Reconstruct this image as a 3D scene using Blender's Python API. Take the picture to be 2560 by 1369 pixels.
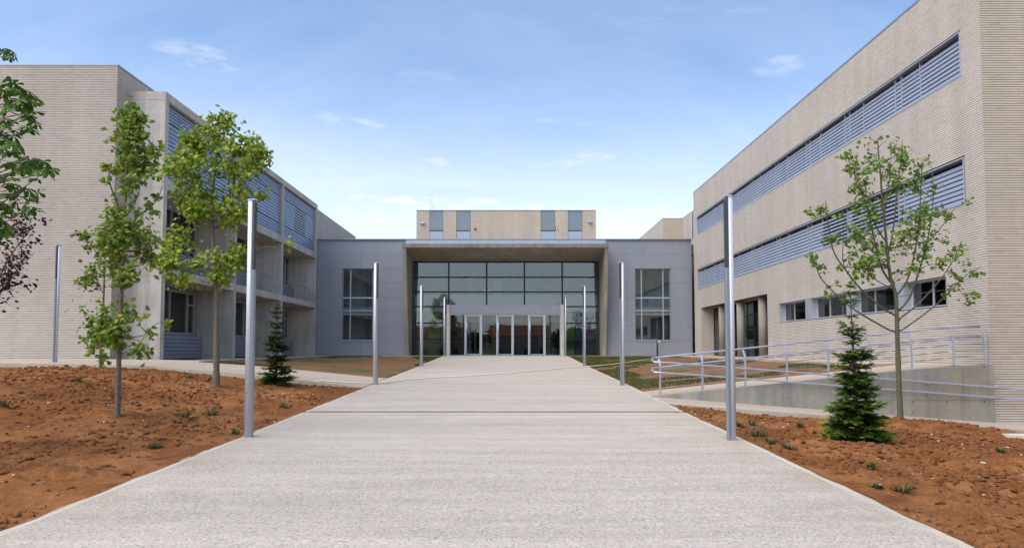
import bpy, math, random
import numpy as np
from mathutils import Vector, Matrix

# ------------------------------------------------------------------ camera, sky, sun, exposure
scene = bpy.context.scene
for o in list(bpy.data.objects):
    bpy.data.objects.remove(o)
R = math.radians
EZ = 1.52                       # eye height above the path; everything is measured from the eye and lifted by this at the end
F, U0, V0 = 1750.0, 1276.0, 787.0
PITCH = math.atan(85 / 1750.0)

cam = bpy.data.cameras.new('camera')
camo = bpy.data.objects.new('camera', cam)
scene.collection.objects.link(camo)
cam.sensor_width = 36.0
cam.lens = F / 2560 * 36
cam.shift_x = (1280 - U0) / 2560
cam.shift_y = (V0 - 684.5) / 2560
cam.clip_start = 0.05
cam.clip_end = 6000
camo.rotation_euler = (R(90) + PITCH, 0, 0)
scene.camera = camo
scene.render.resolution_x, scene.render.resolution_y = 1024, 547

SUN_EL, SUN_AZ = 54.0, -128.0   # azimuth measured from +Y towards +X
world = bpy.data.worlds.new('World')
scene.world = world
world.use_nodes = True
wn, wl = world.node_tree.nodes, world.node_tree.links
bg = wn['Background']
sky = wn.new('ShaderNodeTexSky')
sky.sky_type = 'NISHITA'
sky.sun_disc = False
sky.sun_elevation = R(SUN_EL)
sky.sun_rotation = R(SUN_AZ)
sky.air_density = 1.0
sky.dust_density = 0.6
sky.ozone_density = 4.0
bg.inputs['Strength'].default_value = 0.105

sun = bpy.data.lights.new('sun', 'SUN')
sun.energy = 2.0
sun.angle = R(60)
sun.color = (1.0, 0.91, 0.80)
suno = bpy.data.objects.new('sun', sun)
scene.collection.objects.link(suno)
sd = Vector((math.sin(R(SUN_AZ)) * math.cos(R(SUN_EL)), math.cos(R(SUN_AZ)) * math.cos(R(SUN_EL)), math.sin(R(SUN_EL))))
suno.rotation_euler = sd.to_track_quat('Z', 'Y').to_euler()
suno.location = (-20, -30, 40)

vs = scene.view_settings
vs.view_transform = 'Standard'
vs.look = 'None'
vs.gamma = 1.0
vs.use_curve_mapping = False
vs.exposure = 1.10


def sky_clouds():
    N = wn.new
    tc = N('ShaderNodeTexCoord')
    sep = N('ShaderNodeSeparateXYZ')
    wl.new(tc.outputs['Generated'], sep.inputs[0])

    def m(op, a, b=None, c=None):
        n = N('ShaderNodeMath'); n.operation = op
        for i, v in enumerate((a, b, c)):
            if v is None: continue
            if isinstance(v, (int, float)): n.inputs[i].default_value = v
            else: wl.new(v, n.inputs[i])
        return n.outputs[0]
    zz = m('ADD', m('MAXIMUM', sep.outputs[2], 0.0), 0.10)
    px_ = m('DIVIDE', sep.outputs[0], zz); py_ = m('DIVIDE', sep.outputs[1], zz)
    cx = N('ShaderNodeCombineXYZ')
    wl.new(m('MULTIPLY', px_, 0.55), cx.inputs[0]); wl.new(m('MULTIPLY', py_, 1.0), cx.inputs[1])
    n1 = N('ShaderNodeTexNoise'); n1.inputs['Scale'].default_value = 0.75; n1.inputs['Detail'].default_value = 7
    n1.inputs['Roughness'].default_value = 0.62; n1.inputs['Distortion'].default_value = 0.6
    wl.new(cx.outputs[0], n1.inputs['Vector'])
    r1 = N('ShaderNodeMapRange'); r1.inputs['From Min'].default_value = 0.46; r1.inputs['From Max'].default_value = 0.80
    r1.inputs['To Max'].default_value = 0.26
    wl.new(n1.outputs['Fac'], r1.inputs['Value'])
    # finer wisps
    n2 = N('ShaderNodeTexNoise'); n2.inputs['Scale'].default_value = 3.4; n2.inputs['Detail'].default_value = 8
    n2.inputs['Roughness'].default_value = 0.6
    wl.new(cx.outputs[0], n2.inputs['Vector'])
    r2 = N('ShaderNodeMapRange'); r2.inputs['From Min'].default_value = 0.63; r2.inputs['From Max'].default_value = 0.82
    r2.inputs['To Max'].default_value = 0.25
    wl.new(n2.outputs['Fac'], r2.inputs['Value'])
    # a few separate small fair-weather clouds
    n3 = N('ShaderNodeTexNoise'); n3.inputs['Scale'].default_value = 1.0; n3.inputs['Detail'].default_value = 7
    mp3 = N('ShaderNodeMapping'); mp3.inputs['Scale'].default_value = (26, 26, 80); wl.new(tc.outputs['Generated'], mp3.inputs[0])
    wl.new(mp3.outputs[0], n3.inputs['Vector'])
    fac = m('ADD', r1.outputs[0], r2.outputs[0])
    for (u, v, su, sv, k) in ((515, 140, 130, 36, .34), (865, 303, 130, 24, .25), (1945, 160, 70, 38, .28), (1085, 405, 50, 18, .25),
                              (1190, 72, 42, 20, .25), (1000, 498, 150, 14, .5), (1215, 502, 60, 13, .4), (1300, 545, 500, 40, .3), (1560, 560, 120, 30, .4),
                              (480, 300, 110, 20, .15), (700, 420, 160, 30, .2), (1450, 400, 190, 30, .18)):
        w = (V0 - v) / F; rr = (u - U0) / F
        az = math.atan2(rr, math.cos(PITCH) - math.sin(PITCH) * w)
        d = Vector((rr, math.cos(PITCH) - math.sin(PITCH) * w, math.sin(PITCH) + math.cos(PITCH) * w)).normalized()
        el = math.asin(d.z)
        azn = m('ARCTAN2', sep.outputs[0], sep.outputs[1])
        eln = m('ARCSINE', sep.outputs[2])
        da = m('DIVIDE', m('SUBTRACT', azn, az), su / F)
        de = m('DIVIDE', m('SUBTRACT', eln, el), sv / F)
        q = m('SUBTRACT', 1.0, m('ADD', m('MULTIPLY', da, da), m('MULTIPLY', de, de)))
        q = m('MULTIPLY', m('MAXIMUM', q, 0.0), m('MULTIPLY', m('MAXIMUM', m('SUBTRACT', n3.outputs['Fac'], 0.40), 0.0), 6.0))
        q = m('MULTIPLY', m('MINIMUM', m('MAXIMUM', q, 0.0), 1.6), k / 1.6)
        fac = m('MAXIMUM', fac, q)
    fac = m('MINIMUM', fac, 0.9)
    # thin bright veil that thickens towards the horizon
    hz = N('ShaderNodeMapRange'); hz.interpolation_type = 'SMOOTHSTEP'
    hz.inputs['From Min'].default_value = 0.0; hz.inputs['From Max'].default_value = 0.40
    hz.inputs['To Min'].default_value = 0.80; hz.inputs['To Max'].default_value = 0.03
    wl.new(sep.outputs[2], hz.inputs['Value'])
    fac = m('MINIMUM', m('ADD', fac, hz.outputs[0]), 0.95)
    mix = N('ShaderNodeMix'); mix.data_type = 'RGBA'
    wl.new(fac, mix.inputs[0]); wl.new(sky.outputs[0], mix.inputs[6])
    mix.inputs[7].default_value = (5.7, 5.75, 6.0, 1)
    wl.new(mix.outputs[2], bg.inputs['Color'])


sky_clouds()


def px(u, v, Z):                # the point at depth Z seen at this spot of the photograph
    r = (u - U0) / F; w = (V0 - v) / F
    y = math.cos(PITCH) - math.sin(PITCH) * w
    z = math.sin(PITCH) + math.cos(PITCH) * w
    return Vector((r * Z / y, Z, z * Z / y))


# ------------------------------------------------------------------ materials
MAT = {}


def material(name, col=(.5, .5, .5), rough=.7, metal=0.0, attr=False, noise=None, bump=None, spec=.5):
    """Principled; noise=(scale, dark multiplier, light multiplier, detail) mottles the colour, bump=(scale, strength)."""
    m = bpy.data.materials.new(name); m.use_nodes = True
    n, l = m.node_tree.nodes, m.node_tree.links
    b = n['Principled BSDF']
    b.inputs['Roughness'].default_value = rough
    b.inputs['Metallic'].default_value = metal
    b.inputs['Specular IOR Level'].default_value = spec
    tc = n.new('ShaderNodeTexCoord')
    src = None
    if attr:
        a = n.new('ShaderNodeAttribute'); a.attribute_name = 'Col'; src = a.outputs['Color']
    if noise:
        t = n.new('ShaderNodeTexNoise'); t.inputs['Scale'].default_value = noise[0]; t.inputs['Detail'].default_value = noise[3] if len(noise) > 3 else 6
        t.inputs['Roughness'].default_value = .6
        l.new(tc.outputs['Object'], t.inputs['Vector'])
        r = n.new('ShaderNodeMapRange'); r.inputs['From Min'].default_value = .3; r.inputs['From Max'].default_value = .7
        r.inputs['To Min'].default_value = noise[1]; r.inputs['To Max'].default_value = noise[2]
        l.new(t.outputs['Fac'], r.inputs['Value'])
        mx = n.new('ShaderNodeMix'); mx.data_type = 'RGBA'; mx.blend_type = 'MULTIPLY'; mx.inputs[0].default_value = 1
        if src: l.new(src, mx.inputs[6])
        else: mx.inputs[6].default_value = (*col, 1)
        l.new(r.outputs[0], mx.inputs[7])
        src = mx.outputs[2]
    if src: l.new(src, b.inputs['Base Color'])
    else: b.inputs['Base Color'].default_value = (*col, 1)
    if bump:
        t = n.new('ShaderNodeTexNoise'); t.inputs['Scale'].default_value = bump[0]; t.inputs['Detail'].default_value = 5
        l.new(tc.outputs['Object'], t.inputs['Vector'])
        bp = n.new('ShaderNodeBump'); bp.inputs['Strength'].default_value = bump[1]; bp.inputs['Distance'].default_value = .02
        l.new(t.outputs['Fac'], bp.inputs['Height']); l.new(bp.outputs[0], b.inputs['Normal'])
    MAT[name] = m
    return m


material('brick', rough=.88, attr=True, noise=(.45, .93, 1.06, 8), bump=(60, .15), spec=.3)
def streaks(name, lo, hi):
    m = MAT[name]; n, l = m.node_tree.nodes, m.node_tree.links
    b = n['Principled BSDF']; src = b.inputs['Base Color'].links[0].from_socket
    tc = [x for x in n if x.type == 'TEX_COORD'][0]
    mp = n.new('ShaderNodeMapping'); mp.inputs['Scale'].default_value = (1.3, 1.3, .07); l.new(tc.outputs['Object'], mp.inputs[0])
    t = n.new('ShaderNodeTexNoise'); t.inputs['Scale'].default_value = 1.6; t.inputs['Detail'].default_value = 6; l.new(mp.outputs[0], t.inputs['Vector'])
    r = n.new('ShaderNodeMapRange'); r.inputs['From Min'].default_value = .35; r.inputs['From Max'].default_value = .7
    r.inputs['To Min'].default_value = hi; r.inputs['To Max'].default_value = lo; l.new(t.outputs['Fac'], r.inputs['Value'])
    x = n.new('ShaderNodeMix'); x.data_type = 'RGBA'; x.blend_type = 'MULTIPLY'; x.inputs[0].default_value = 1
    l.new(src, x.inputs[6]); l.new(r.outputs[0], x.inputs[7]); l.new(x.outputs[2], b.inputs['Base Color'])


streaks('brick', .93, 1.04)
streaks_later = ('panel',)
material('mortar', (.085, .070, .058), .95, noise=(6, .8, 1.15))
material('panel', (.255, .275, .312), .34, noise=(.35, .95, 1.05, 3), spec=.5)
material('metal_pale', (.42, .46, .53), .35, metal=.4, noise=(2, .95, 1.05))
material('coping', (.30, .32, .36), .4, metal=.6)
material('louvre_sky_tint', (.275, .345, .475), .42, metal=.2, noise=(1.2, .92, 1.08))  # left wing blades: reflected sky blue put into the base colour
material('louvre', (.30, .345, .435), .45, metal=.1, noise=(1.2, .92, 1.08))
material('louvre_light', (.38, .42, .48), .4, metal=.3)
material('louvre_dark', (.25, .27, .33), .45, metal=.2, noise=(1.5, .92, 1.08))
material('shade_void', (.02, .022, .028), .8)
material('alu', (.60, .61, .665), .55, metal=.25, noise=(3, .95, 1.05))
material('alu_light', (.47, .50, .55), .4, metal=.4)
material('lamp_grille', (.09, .10, .115), .5, metal=.4)
material('rail', (.50, .53, .62), .36, metal=.7)
material('win_frame', (.40, .425, .46), .42, metal=.35)
material('frame_black', (.012, .013, .016), .45)
material('steel', (.55, .55, .55), .25, metal=1.0)
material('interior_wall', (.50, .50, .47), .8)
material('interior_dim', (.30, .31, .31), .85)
material('interior_floor', (.22, .21, .20), .35)
material('interior_dark', (.07, .07, .075), .8)
material('blind', (.50, .51, .50), .8)
material('plaster_grey', (.25, .24, .235), .7, noise=(2, .93, 1.05))
material('rooftop_panel', (.20, .245, .28), .5, noise=(1.5, .93, 1.06))
material('rooftop_panel_light', (.34, .41, .47), .5)
material('red', (.60, .03, .03), .5)
material('white', (.80, .80, .80), .5)
material('dark_metal', (.03, .035, .045), .5, metal=.3)
material('blue_pipe', (.10, .12, .19), .4, metal=.5)
material('pale_stone', (.52, .47, .40), .9, noise=(12, .85, 1.1))
material('hose', (.80, .76, .62), .6)
material('bark_pale', (.155, .135, .105), .9, noise=(24, .55, 1.3), bump=(40, .5))
material('bark_green', (.105, .098, .058), .85, noise=(20, .6, 1.3), bump=(40, .4))
material('twig', (.16, .11, .075), .85, noise=(20, .75, 1.2))
material('fir_bark', (.13, .105, .08), .95, noise=(30, .6, 1.3))
material('hill', (.055, .085, .03), .95, noise=(.02, .6, 1.35))
material('field', (.14, .15, .055), .95, noise=(.06, .7, 1.25))
for nm in streaks_later: streaks(nm, .95, 1.03)
for i, c in enumerate(((.30, .42, .06), (.05, .14, .36), (.42, .06, .05), (.62, .48, .06), (.30, .33, .36), (.10, .26, .40), (.55, .58, .60))):
    material('lobby_colour_%d' % i, c, .5)


def concrete(name, col, streak=True, speck=0.0):
    m = material(name, col, .85, spec=.3)
    n, l = m.node_tree.nodes, m.node_tree.links
    b = n['Principled BSDF']
    tc = [x for x in n if x.type == 'TEX_COORD'][0]

    def noise(scale, sc=(1, 1, 1), det=6):
        mp = n.new('ShaderNodeMapping'); mp.inputs['Scale'].default_value = sc
        l.new(tc.outputs['Object'], mp.inputs[0])
        t = n.new('ShaderNodeTexNoise'); t.inputs['Scale'].default_value = scale; t.inputs['Detail'].default_value = det
        t.inputs['Roughness'].default_value = .62
        l.new(mp.outputs[0], t.inputs['Vector'])
        return t.outputs['Fac']

    def rng(s, a, b_, lo, hi):
        r = n.new('ShaderNodeMapRange'); r.inputs['From Min'].default_value = a; r.inputs['From Max'].default_value = b_
        r.inputs['To Min'].default_value = lo; r.inputs['To Max'].default_value = hi
        l.new(s, r.inputs['Value']); return r.outputs[0]

    def mul(a, b_):
        x = n.new('ShaderNodeMath'); x.operation = 'MULTIPLY'; l.new(a, x.inputs[0]); l.new(b_, x.inputs[1]); return x.outputs[0]
    f = mul(rng(noise(.9), .3, .7, .82, 1.13), rng(noise(7), .3, .7, .92, 1.07))
    f = mul(f, rng(noise(45, det=3), .3, .7, .95, 1.05))
    if streak: f = mul(f, rng(noise(2.2, (1.6, 1.6, .10)), .40, .72, 1.06, .74))
    mx = n.new('ShaderNodeMix'); mx.data_type = 'RGBA'; mx.blend_type = 'MULTIPLY'; mx.inputs[0].default_value = 1
    warm = n.new('ShaderNodeMix'); warm.data_type = 'RGBA'
    warm.inputs[6].default_value = (*col, 1); warm.inputs[7].default_value = (col[0] * 1.02, col[1] * .93, col[2] * .80, 1)
    l.new(rng(noise(.55), .45, .65, 0, 1), warm.inputs[0])
    l.new(warm.outputs[2], mx.inputs[6]); l.new(f, mx.inputs[7])
    l.new(mx.outputs[2], b.inputs['Base Color'])
    bp = n.new('ShaderNodeBump'); bp.inputs['Strength'].default_value = .2; bp.inputs['Distance'].default_value = .01
    l.new(noise(30), bp.inputs['Height']); l.new(bp.outputs[0], b.inputs['Normal'])
    return m


concrete('concrete', (.54, .52, .47))
concrete('concrete_portal', (.33, .31, .265))
concrete('concrete_wall', (.30, .285, .245))


def aggregate(name, col, contrast=1.0, scale=95.0):
    """washed concrete with small stones of several tints and broad paler/darker passes"""
    m = material(name, col, .9, spec=.25)
    n, l = m.node_tree.nodes, m.node_tree.links
    b = n['Principled BSDF']
    tc = [x for x in n if x.type == 'TEX_COORD'][0]
    v = n.new('ShaderNodeTexVoronoi'); v.inputs['Scale'].default_value = scale
    l.new(tc.outputs['Object'], v.inputs['Vector'])
    hs = n.new('ShaderNodeSeparateColor'); l.new(v.outputs['Color'], hs.inputs[0])
    r = n.new('ShaderNodeValToRGB'); e = r.color_ramp.elements
    lo = 1 - .55 * contrast
    e[0].position = 0; e[0].color = (lo * .95, lo * .95, lo * 1.02, 1)
    e[1].position = .16; e[1].color = (.86, .84, .84, 1)
    for p, c in ((.5, (1.02, .99, .96)), (.75, (1.06, .98, .93)), (.9, (1.0, 1.0, 1.0)), (1.0, (1 + .35 * contrast,) * 3)):
        x = e.new(p); x.color = (*c, 1)
    l.new(hs.outputs[0], r.inputs[0])

    def noise(sc, mapsc, a, b_, lo_, hi_, det=5):
        mp = n.new('ShaderNodeMapping'); mp.inputs['Scale'].default_value = mapsc
        l.new(tc.outputs['Object'], mp.inputs[0])
        t = n.new('ShaderNodeTexNoise'); t.inputs['Scale'].default_value = sc; t.inputs['Detail'].default_value = det
        t.inputs['Roughness'].default_value = .65
        l.new(mp.outputs[0], t.inputs['Vector'])
        g = n.new('ShaderNodeMapRange'); g.inputs['From Min'].default_value = a; g.inputs['From Max'].default_value = b_
        g.inputs['To Min'].default_value = lo_; g.inputs['To Max'].default_value = hi_
        l.new(t.outputs['Fac'], g.inputs['Value']); return g.outputs[0]
    cur = r.outputs[0]
    base = n.new('ShaderNodeMix'); base.data_type = 'RGBA'; base.blend_type = 'MULTIPLY'; base.inputs[0].default_value = 1
    base.inputs[6].default_value = (*col, 1); l.new(cur, base.inputs[7]); cur = base.outputs[2]
    for s in (noise(.8, (.35, 1.6, 1), .3, .7, .90, 1.09), noise(5, (.6, 1.4, 1), .3, .7, .93, 1.06), noise(1.3, (.10, 2.4, 1), .42, .72, .95, 1.12),
              noise(38, (1, 1, 1), .3, .7, .86, 1.12, 3)):
        x = n.new('ShaderNodeMix'); x.data_type = 'RGBA'; x.blend_type = 'MULTIPLY'; x.inputs[0].default_value = 1
        l.new(cur, x.inputs[6]); l.new(s, x.inputs[7]); cur = x.outputs[2]
    if name.startswith('path'):
        sx = n.new('ShaderNodeSeparateXYZ'); l.new(tc.outputs['Object'], sx.inputs[0])
        ab = n.new('ShaderNodeMath'); ab.operation = 'ADD'; ab.inputs[1].default_value = .30; l.new(sx.outputs[0], ab.inputs[0])
        ab2 = n.new('ShaderNodeMath'); ab2.operation = 'ABSOLUTE'; l.new(ab.outputs[0], ab2.inputs[0])
        er = n.new('ShaderNodeMapRange'); er.interpolation_type = 'SMOOTHSTEP'; er.inputs['From Min'].default_value = 2.5; er.inputs['From Max'].default_value = 3.6
        l.new(ab2.outputs[0], er.inputs['Value'])
        ml = n.new('ShaderNodeMath'); ml.operation = 'MULTIPLY'; l.new(er.outputs[0], ml.inputs[0]); l.new(noise(2.2, (1, .6, 1), .42, .70, 0, .55, 8), ml.inputs[1])
        x = n.new('ShaderNodeMix'); x.data_type = 'RGBA'; l.new(ml.outputs[0], x.inputs[0]); l.new(cur, x.inputs[6]); x.inputs[7].default_value = (.36, .255, .165, 1); cur = x.outputs[2]
        st = n.new('ShaderNodeMix'); st.data_type = 'RGBA'; st.blend_type = 'MULTIPLY'; st.inputs[0].default_value = 1; l.new(cur, st.inputs[6]); l.new(noise(.55, (1, 1, 1), .56, .70, 1.0, .90, 9), st.inputs[7]); cur = st.outputs[2]
    l.new(cur, b.inputs['Base Color'])
    bp = n.new('ShaderNodeBump'); bp.inputs['Strength'].default_value = .35; bp.inputs['Distance'].default_value = .006
    l.new(hs.outputs[1], bp.inputs['Height']); l.new(bp.outputs[0], b.inputs['Normal'])
    return m


aggregate('path_near', (.430, .398, .352), .8, 72)
aggregate('path_far', (.445, .412, .355), .6, 95)
aggregate('pavement', (.43, .37, .30), .8, 80)
concrete('path_edge', (.47, .44, .37), False)


def soil_material(name, c1, c2, c3, grass=None):
    m = material(name, c1, .97, spec=.15)
    n, l = m.node_tree.nodes, m.node_tree.links
    b = n['Principled BSDF']
    tc = [x for x in n if x.type == 'TEX_COORD'][0]

    def noise(sc, det=6, ro=.65):
        t = n.new('ShaderNodeTexNoise'); t.inputs['Scale'].default_value = sc; t.inputs['Detail'].default_value = det
        t.inputs['Roughness'].default_value = ro
        l.new(tc.outputs['Object'], t.inputs['Vector']); return t.outputs['Fac']

    def ramp(s, a, b_, lo=0., hi=1.):
        r = n.new('ShaderNodeMapRange'); r.inputs['From Min'].default_value = a; r.inputs['From Max'].default_value = b_
        r.inputs['To Min'].default_value = lo; r.inputs['To Max'].default_value = hi
        l.new(s, r.inputs['Value']); return r.outputs[0]

    def mix(f, a, b_, mode='MIX'):
        x = n.new('ShaderNodeMix'); x.data_type = 'RGBA'; x.blend_type = mode
        if isinstance(f, float): x.inputs[0].default_value = f
        else: l.new(f, x.inputs[0])
        for i, q in ((6, a), (7, b_)):
            if isinstance(q, tuple): x.inputs[i].default_value = (*q, 1)
            else: l.new(q, x.inputs[i])
        return x.outputs[2]
    c = mix(ramp(noise(.7), .42, .62), c1, c2)
    c = mix(ramp(noise(2.6), .52, .70), c, c3)
    if grass:
        c = mix(ramp(noise(.45, 4), grass[1], grass[1] + .12), c, grass[0])
    c = mix(1.0, c, ramp(noise(18), .3, .7, .72, 1.22), 'MULTIPLY')
    c = mix(1.0, c, ramp(noise(90, 3), .3, .7, .80, 1.15), 'MULTIPLY')
    c = mix(ramp(noise(55, 2), .70, .74, 0, .8), c, (.50, .36, .24))
    l.new(c, b.inputs['Base Color'])
    bp = n.new('ShaderNodeBump'); bp.inputs['Strength'].default_value = .7; bp.inputs['Distance'].default_value = .03
    l.new(noise(22, 8, .7), bp.inputs['Height']); l.new(bp.outputs[0], b.inputs['Normal'])
    return m


soil_material('soil', (.195, .074, .023), (.30, .132, .050), (.105, .040, .016))
soil_material('lawn_soil', (.20, .100, .050), (.22, .118, .062), (.155, .085, .045), grass=((.085, .095, .032), .50))
soil_material('clod', (.180, .070, .025), (.245, .103, .040), (.110, .044, .021))


def glass(name, tint, base, rough=0.0, refl=(1, 1, 1)):
    m = bpy.data.materials.new(name); m.use_nodes = True
    n, l = m.node_tree.nodes, m.node_tree.links
    n.remove(n['Principled BSDF'])
    out = [x for x in n if x.type == 'OUTPUT_MATERIAL'][0]
    t = n.new('ShaderNodeBsdfTransparent'); t.inputs[0].default_value = (*tint, 1)
    g = n.new('ShaderNodeBsdfGlossy'); g.inputs['Roughness'].default_value = rough; g.inputs[0].default_value = (*refl, 1)
    fr = n.new('ShaderNodeFresnel'); fr.inputs[0].default_value = 1.5
    a = n.new('ShaderNodeMath'); a.operation = 'ADD'; a.inputs[1].default_value = base; a.use_clamp = True
    l.new(fr.outputs[0], a.inputs[0])
    mx = n.new('ShaderNodeMixShader')
    l.new(a.outputs[0], mx.inputs[0]); l.new(t.outputs[0], mx.inputs[1]); l.new(g.outputs[0], mx.inputs[2])
    l.new(mx.outputs[0], out.inputs[0])
    MAT[name] = m


glass('glass', (.84, .88, .89), .05, 0.0, (.88, .96, .98))
glass('glass_door', (.66, .70, .68), .03)
glass('glass_window', (.50, .55, .54), .05)


def leaf_material(name, trans=.28):
    m = bpy.data.materials.new(name); m.use_nodes = True
    n, l = m.node_tree.nodes, m.node_tree.links
    n.remove(n['Principled BSDF'])
    out = [x for x in n if x.type == 'OUTPUT_MATERIAL'][0]
    a = n.new('ShaderNodeAttribute'); a.attribute_name = 'Col'
    d = n.new('ShaderNodeBsdfDiffuse'); t = n.new('ShaderNodeBsdfTranslucent'); g = n.new('ShaderNodeBsdfGlossy')
    g.inputs['Roughness'].default_value = .45; g.inputs[0].default_value = (.7, .75, .7, 1)
    hs = n.new('ShaderNodeHueSaturation'); hs.inputs['Value'].default_value = 1.35; hs.inputs['Hue'].default_value = .49
    l.new(a.outputs['Color'], d.inputs[0]); l.new(a.outputs['Color'], hs.inputs['Color']); l.new(hs.outputs[0], t.inputs[0])
    m1 = n.new('ShaderNodeMixShader'); m1.inputs[0].default_value = trans
    l.new(d.outputs[0], m1.inputs[1]); l.new(t.outputs[0], m1.inputs[2])
    m2 = n.new('ShaderNodeMixShader'); m2.inputs[0].default_value = .025
    l.new(m1.outputs[0], m2.inputs[1]); l.new(g.outputs[0], m2.inputs[2])
    l.new(m2.outputs[0], out.inputs[0])
    MAT[name] = m


leaf_material('leaf'); leaf_material('needle', .15); leaf_material('grass', .3)

# ------------------------------------------------------------------ building blocks
WP = {}                         # world position of each object's frame


def link(o, parent=None, loc=(0, 0, 0)):
    scene.collection.objects.link(o)
    loc = Vector(loc)
    if parent:
        o.parent = parent
        o.location = loc - WP[parent.name]
    else:
        o.location = loc
    WP[o.name] = loc
    return o


def tag(o, label=None, cat=None, group=None, kind=None):
    for k, v in (('label', label), ('category', cat), ('group', group), ('kind', kind)):
        if v: o[k] = v
    return o


def thing(name, loc, label, cat, group=None):
    o = bpy.data.objects.new(name, None)
    o.empty_display_size = .2
    link(o, None, loc)
    return tag(o, label, cat, group)


def mesh_np(name, V, faces_n, idx, mat, smooth=False, col=None):
    """V (n,3); faces_n list of face sizes (or int for all); idx flat vertex indices; col (faces,3) colours"""
    me = bpy.data.meshes.new(name)
    V = np.asarray(V, dtype=np.float32); idx = np.asarray(idx, dtype=np.int32).ravel()
    if isinstance(faces_n, int): faces_n = np.full(len(idx) // faces_n, faces_n, dtype=np.int32)
    faces_n = np.asarray(faces_n, dtype=np.int32)
    me.vertices.add(len(V)); me.vertices.foreach_set('co', V.ravel())
    me.loops.add(len(idx)); me.loops.foreach_set('vertex_index', idx)
    me.polygons.add(len(faces_n))
    st = np.concatenate(([0], np.cumsum(faces_n)[:-1])).astype(np.int32)
    me.polygons.foreach_set('loop_start', st)
    me.polygons.foreach_set('loop_total', faces_n)
    me.polygons.foreach_set('use_smooth', np.full(len(faces_n), smooth, dtype=bool))
    me.update(calc_edges=True)
    if col is not None:
        a = me.attributes.new('Col', 'FLOAT_COLOR', 'FACE')
        c = np.ones((len(faces_n), 4), dtype=np.float32); c[:, :3] = col
        a.data.foreach_set('color', c.ravel())
    me.materials.append(MAT[mat])
    return me


class MB:
    def __init__(self): self.v, self.f = [], []

    def box(self, x0, x1, y0, y1, z0, z1):
        if x0 > x1: x0, x1 = x1, x0
        if y0 > y1: y0, y1 = y1, y0
        if z0 > z1: z0, z1 = z1, z0
        return self.prism([(x0, y0, z0), (x1, y0, z0), (x1, y1, z0), (x0, y1, z0)], (0, 0, z1 - z0))

    def prism(self, ring, d):
        b = len(self.v); n = len(ring)
        self.v += [tuple(p) for p in ring] + [(p[0] + d[0], p[1] + d[1], p[2] + d[2]) for p in ring]
        self.f.append(tuple(b + i for i in reversed(range(n))))
        self.f.append(tuple(b + n + i for i in range(n)))
        for i in range(n):
            j = (i + 1) % n
            self.f.append((b + i, b + j, b + n + j, b + n + i))
        return self

    def hexa(self, p):          # 8 corners: bottom ring of four, top ring of four
        b = len(self.v); self.v += [tuple(q) for q in p]
        for f in ((3, 2, 1, 0), (4, 5, 6, 7), (0, 1, 5, 4), (1, 2, 6, 5), (2, 3, 7, 6), (3, 0, 4, 7)): self.f.append(tuple(b + i for i in f))
        return self

    def quad(self, *p):
        b = len(self.v); self.v += [tuple(q) for q in p]; self.f.append(tuple(range(b, b + len(p)))); return self

    def tube(self, pts, rad, n=8, cap=True):
        pts = [Vector(p) for p in pts]
        if isinstance(rad, (int, float)): rad = [rad] * len(pts)
        b = len(self.v); up = Vector((0, 0, 1)); prev = None
        for i, p in enumerate(pts):
            t = (pts[min(i + 1, len(pts) - 1)] - pts[max(i - 1, 0)]).normalized()
            if prev is None: a = t.orthogonal().normalized()
            else:
                a = prev - t * prev.dot(t)
                a = a.normalized() if a.length > 1e-6 else t.orthogonal().normalized()
            prev = a; c = t.cross(a)
            for k in range(n):
                th = 2 * math.pi * k / n
                self.v.append(tuple(p + (a * math.cos(th) + c * math.sin(th)) * rad[i]))
        for i in range(len(pts) - 1):
            for k in range(n):
                k2 = (k + 1) % n
                self.f.append((b + i * n + k, b + i * n + k2, b + (i + 1) * n + k2, b + (i + 1) * n + k))
        if cap:
            self.f.append(tuple(b + k for k in reversed(range(n))))
            self.f.append(tuple(b + (len(pts) - 1) * n + k for k in range(n)))
        return self

    def build(self, name, mat, parent=None, smooth=False, base=None, label=None):
        if base is None: base = WP[parent.name] if parent else Vector((0, 0, 0))
        base = Vector(base)
        me = bpy.data.meshes.new(name)
        me.from_pydata([(p[0] - base.x, p[1] - base.y, p[2] - base.z) for p in self.v], [], self.f)
        if smooth: me.polygons.foreach_set('use_smooth', [len(f) <= 4 for f in self.f])
        me.update()
        me.materials.append(MAT[mat])
        o = bpy.data.objects.new(name, me)
        link(o, parent, base)
        if label: o['label'] = label
        return o


def np_object(name, V, fn, idx, mat, parent=None, base=None, smooth=False, col=None):
    if base is None: base = WP[parent.name] if parent else Vector((0, 0, 0))
    me = mesh_np(name, np.asarray(V) - np.array(base), fn, idx, mat, smooth, col)
    return link(bpy.data.objects.new(name, me), parent, base)


def instance(name, me, parent, loc, rot=None, scale=None):
    o = bpy.data.objects.new(name, me)
    link(o, parent, loc)
    if rot is not None: o.rotation_euler = rot
    if scale is not None: o.scale = (scale,) * 3 if isinstance(scale, (int, float)) else scale
    return o


def box(name, mat, parent, *d, label=None):
    return MB().box(*d).build(name, mat, parent, label=label)


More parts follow.
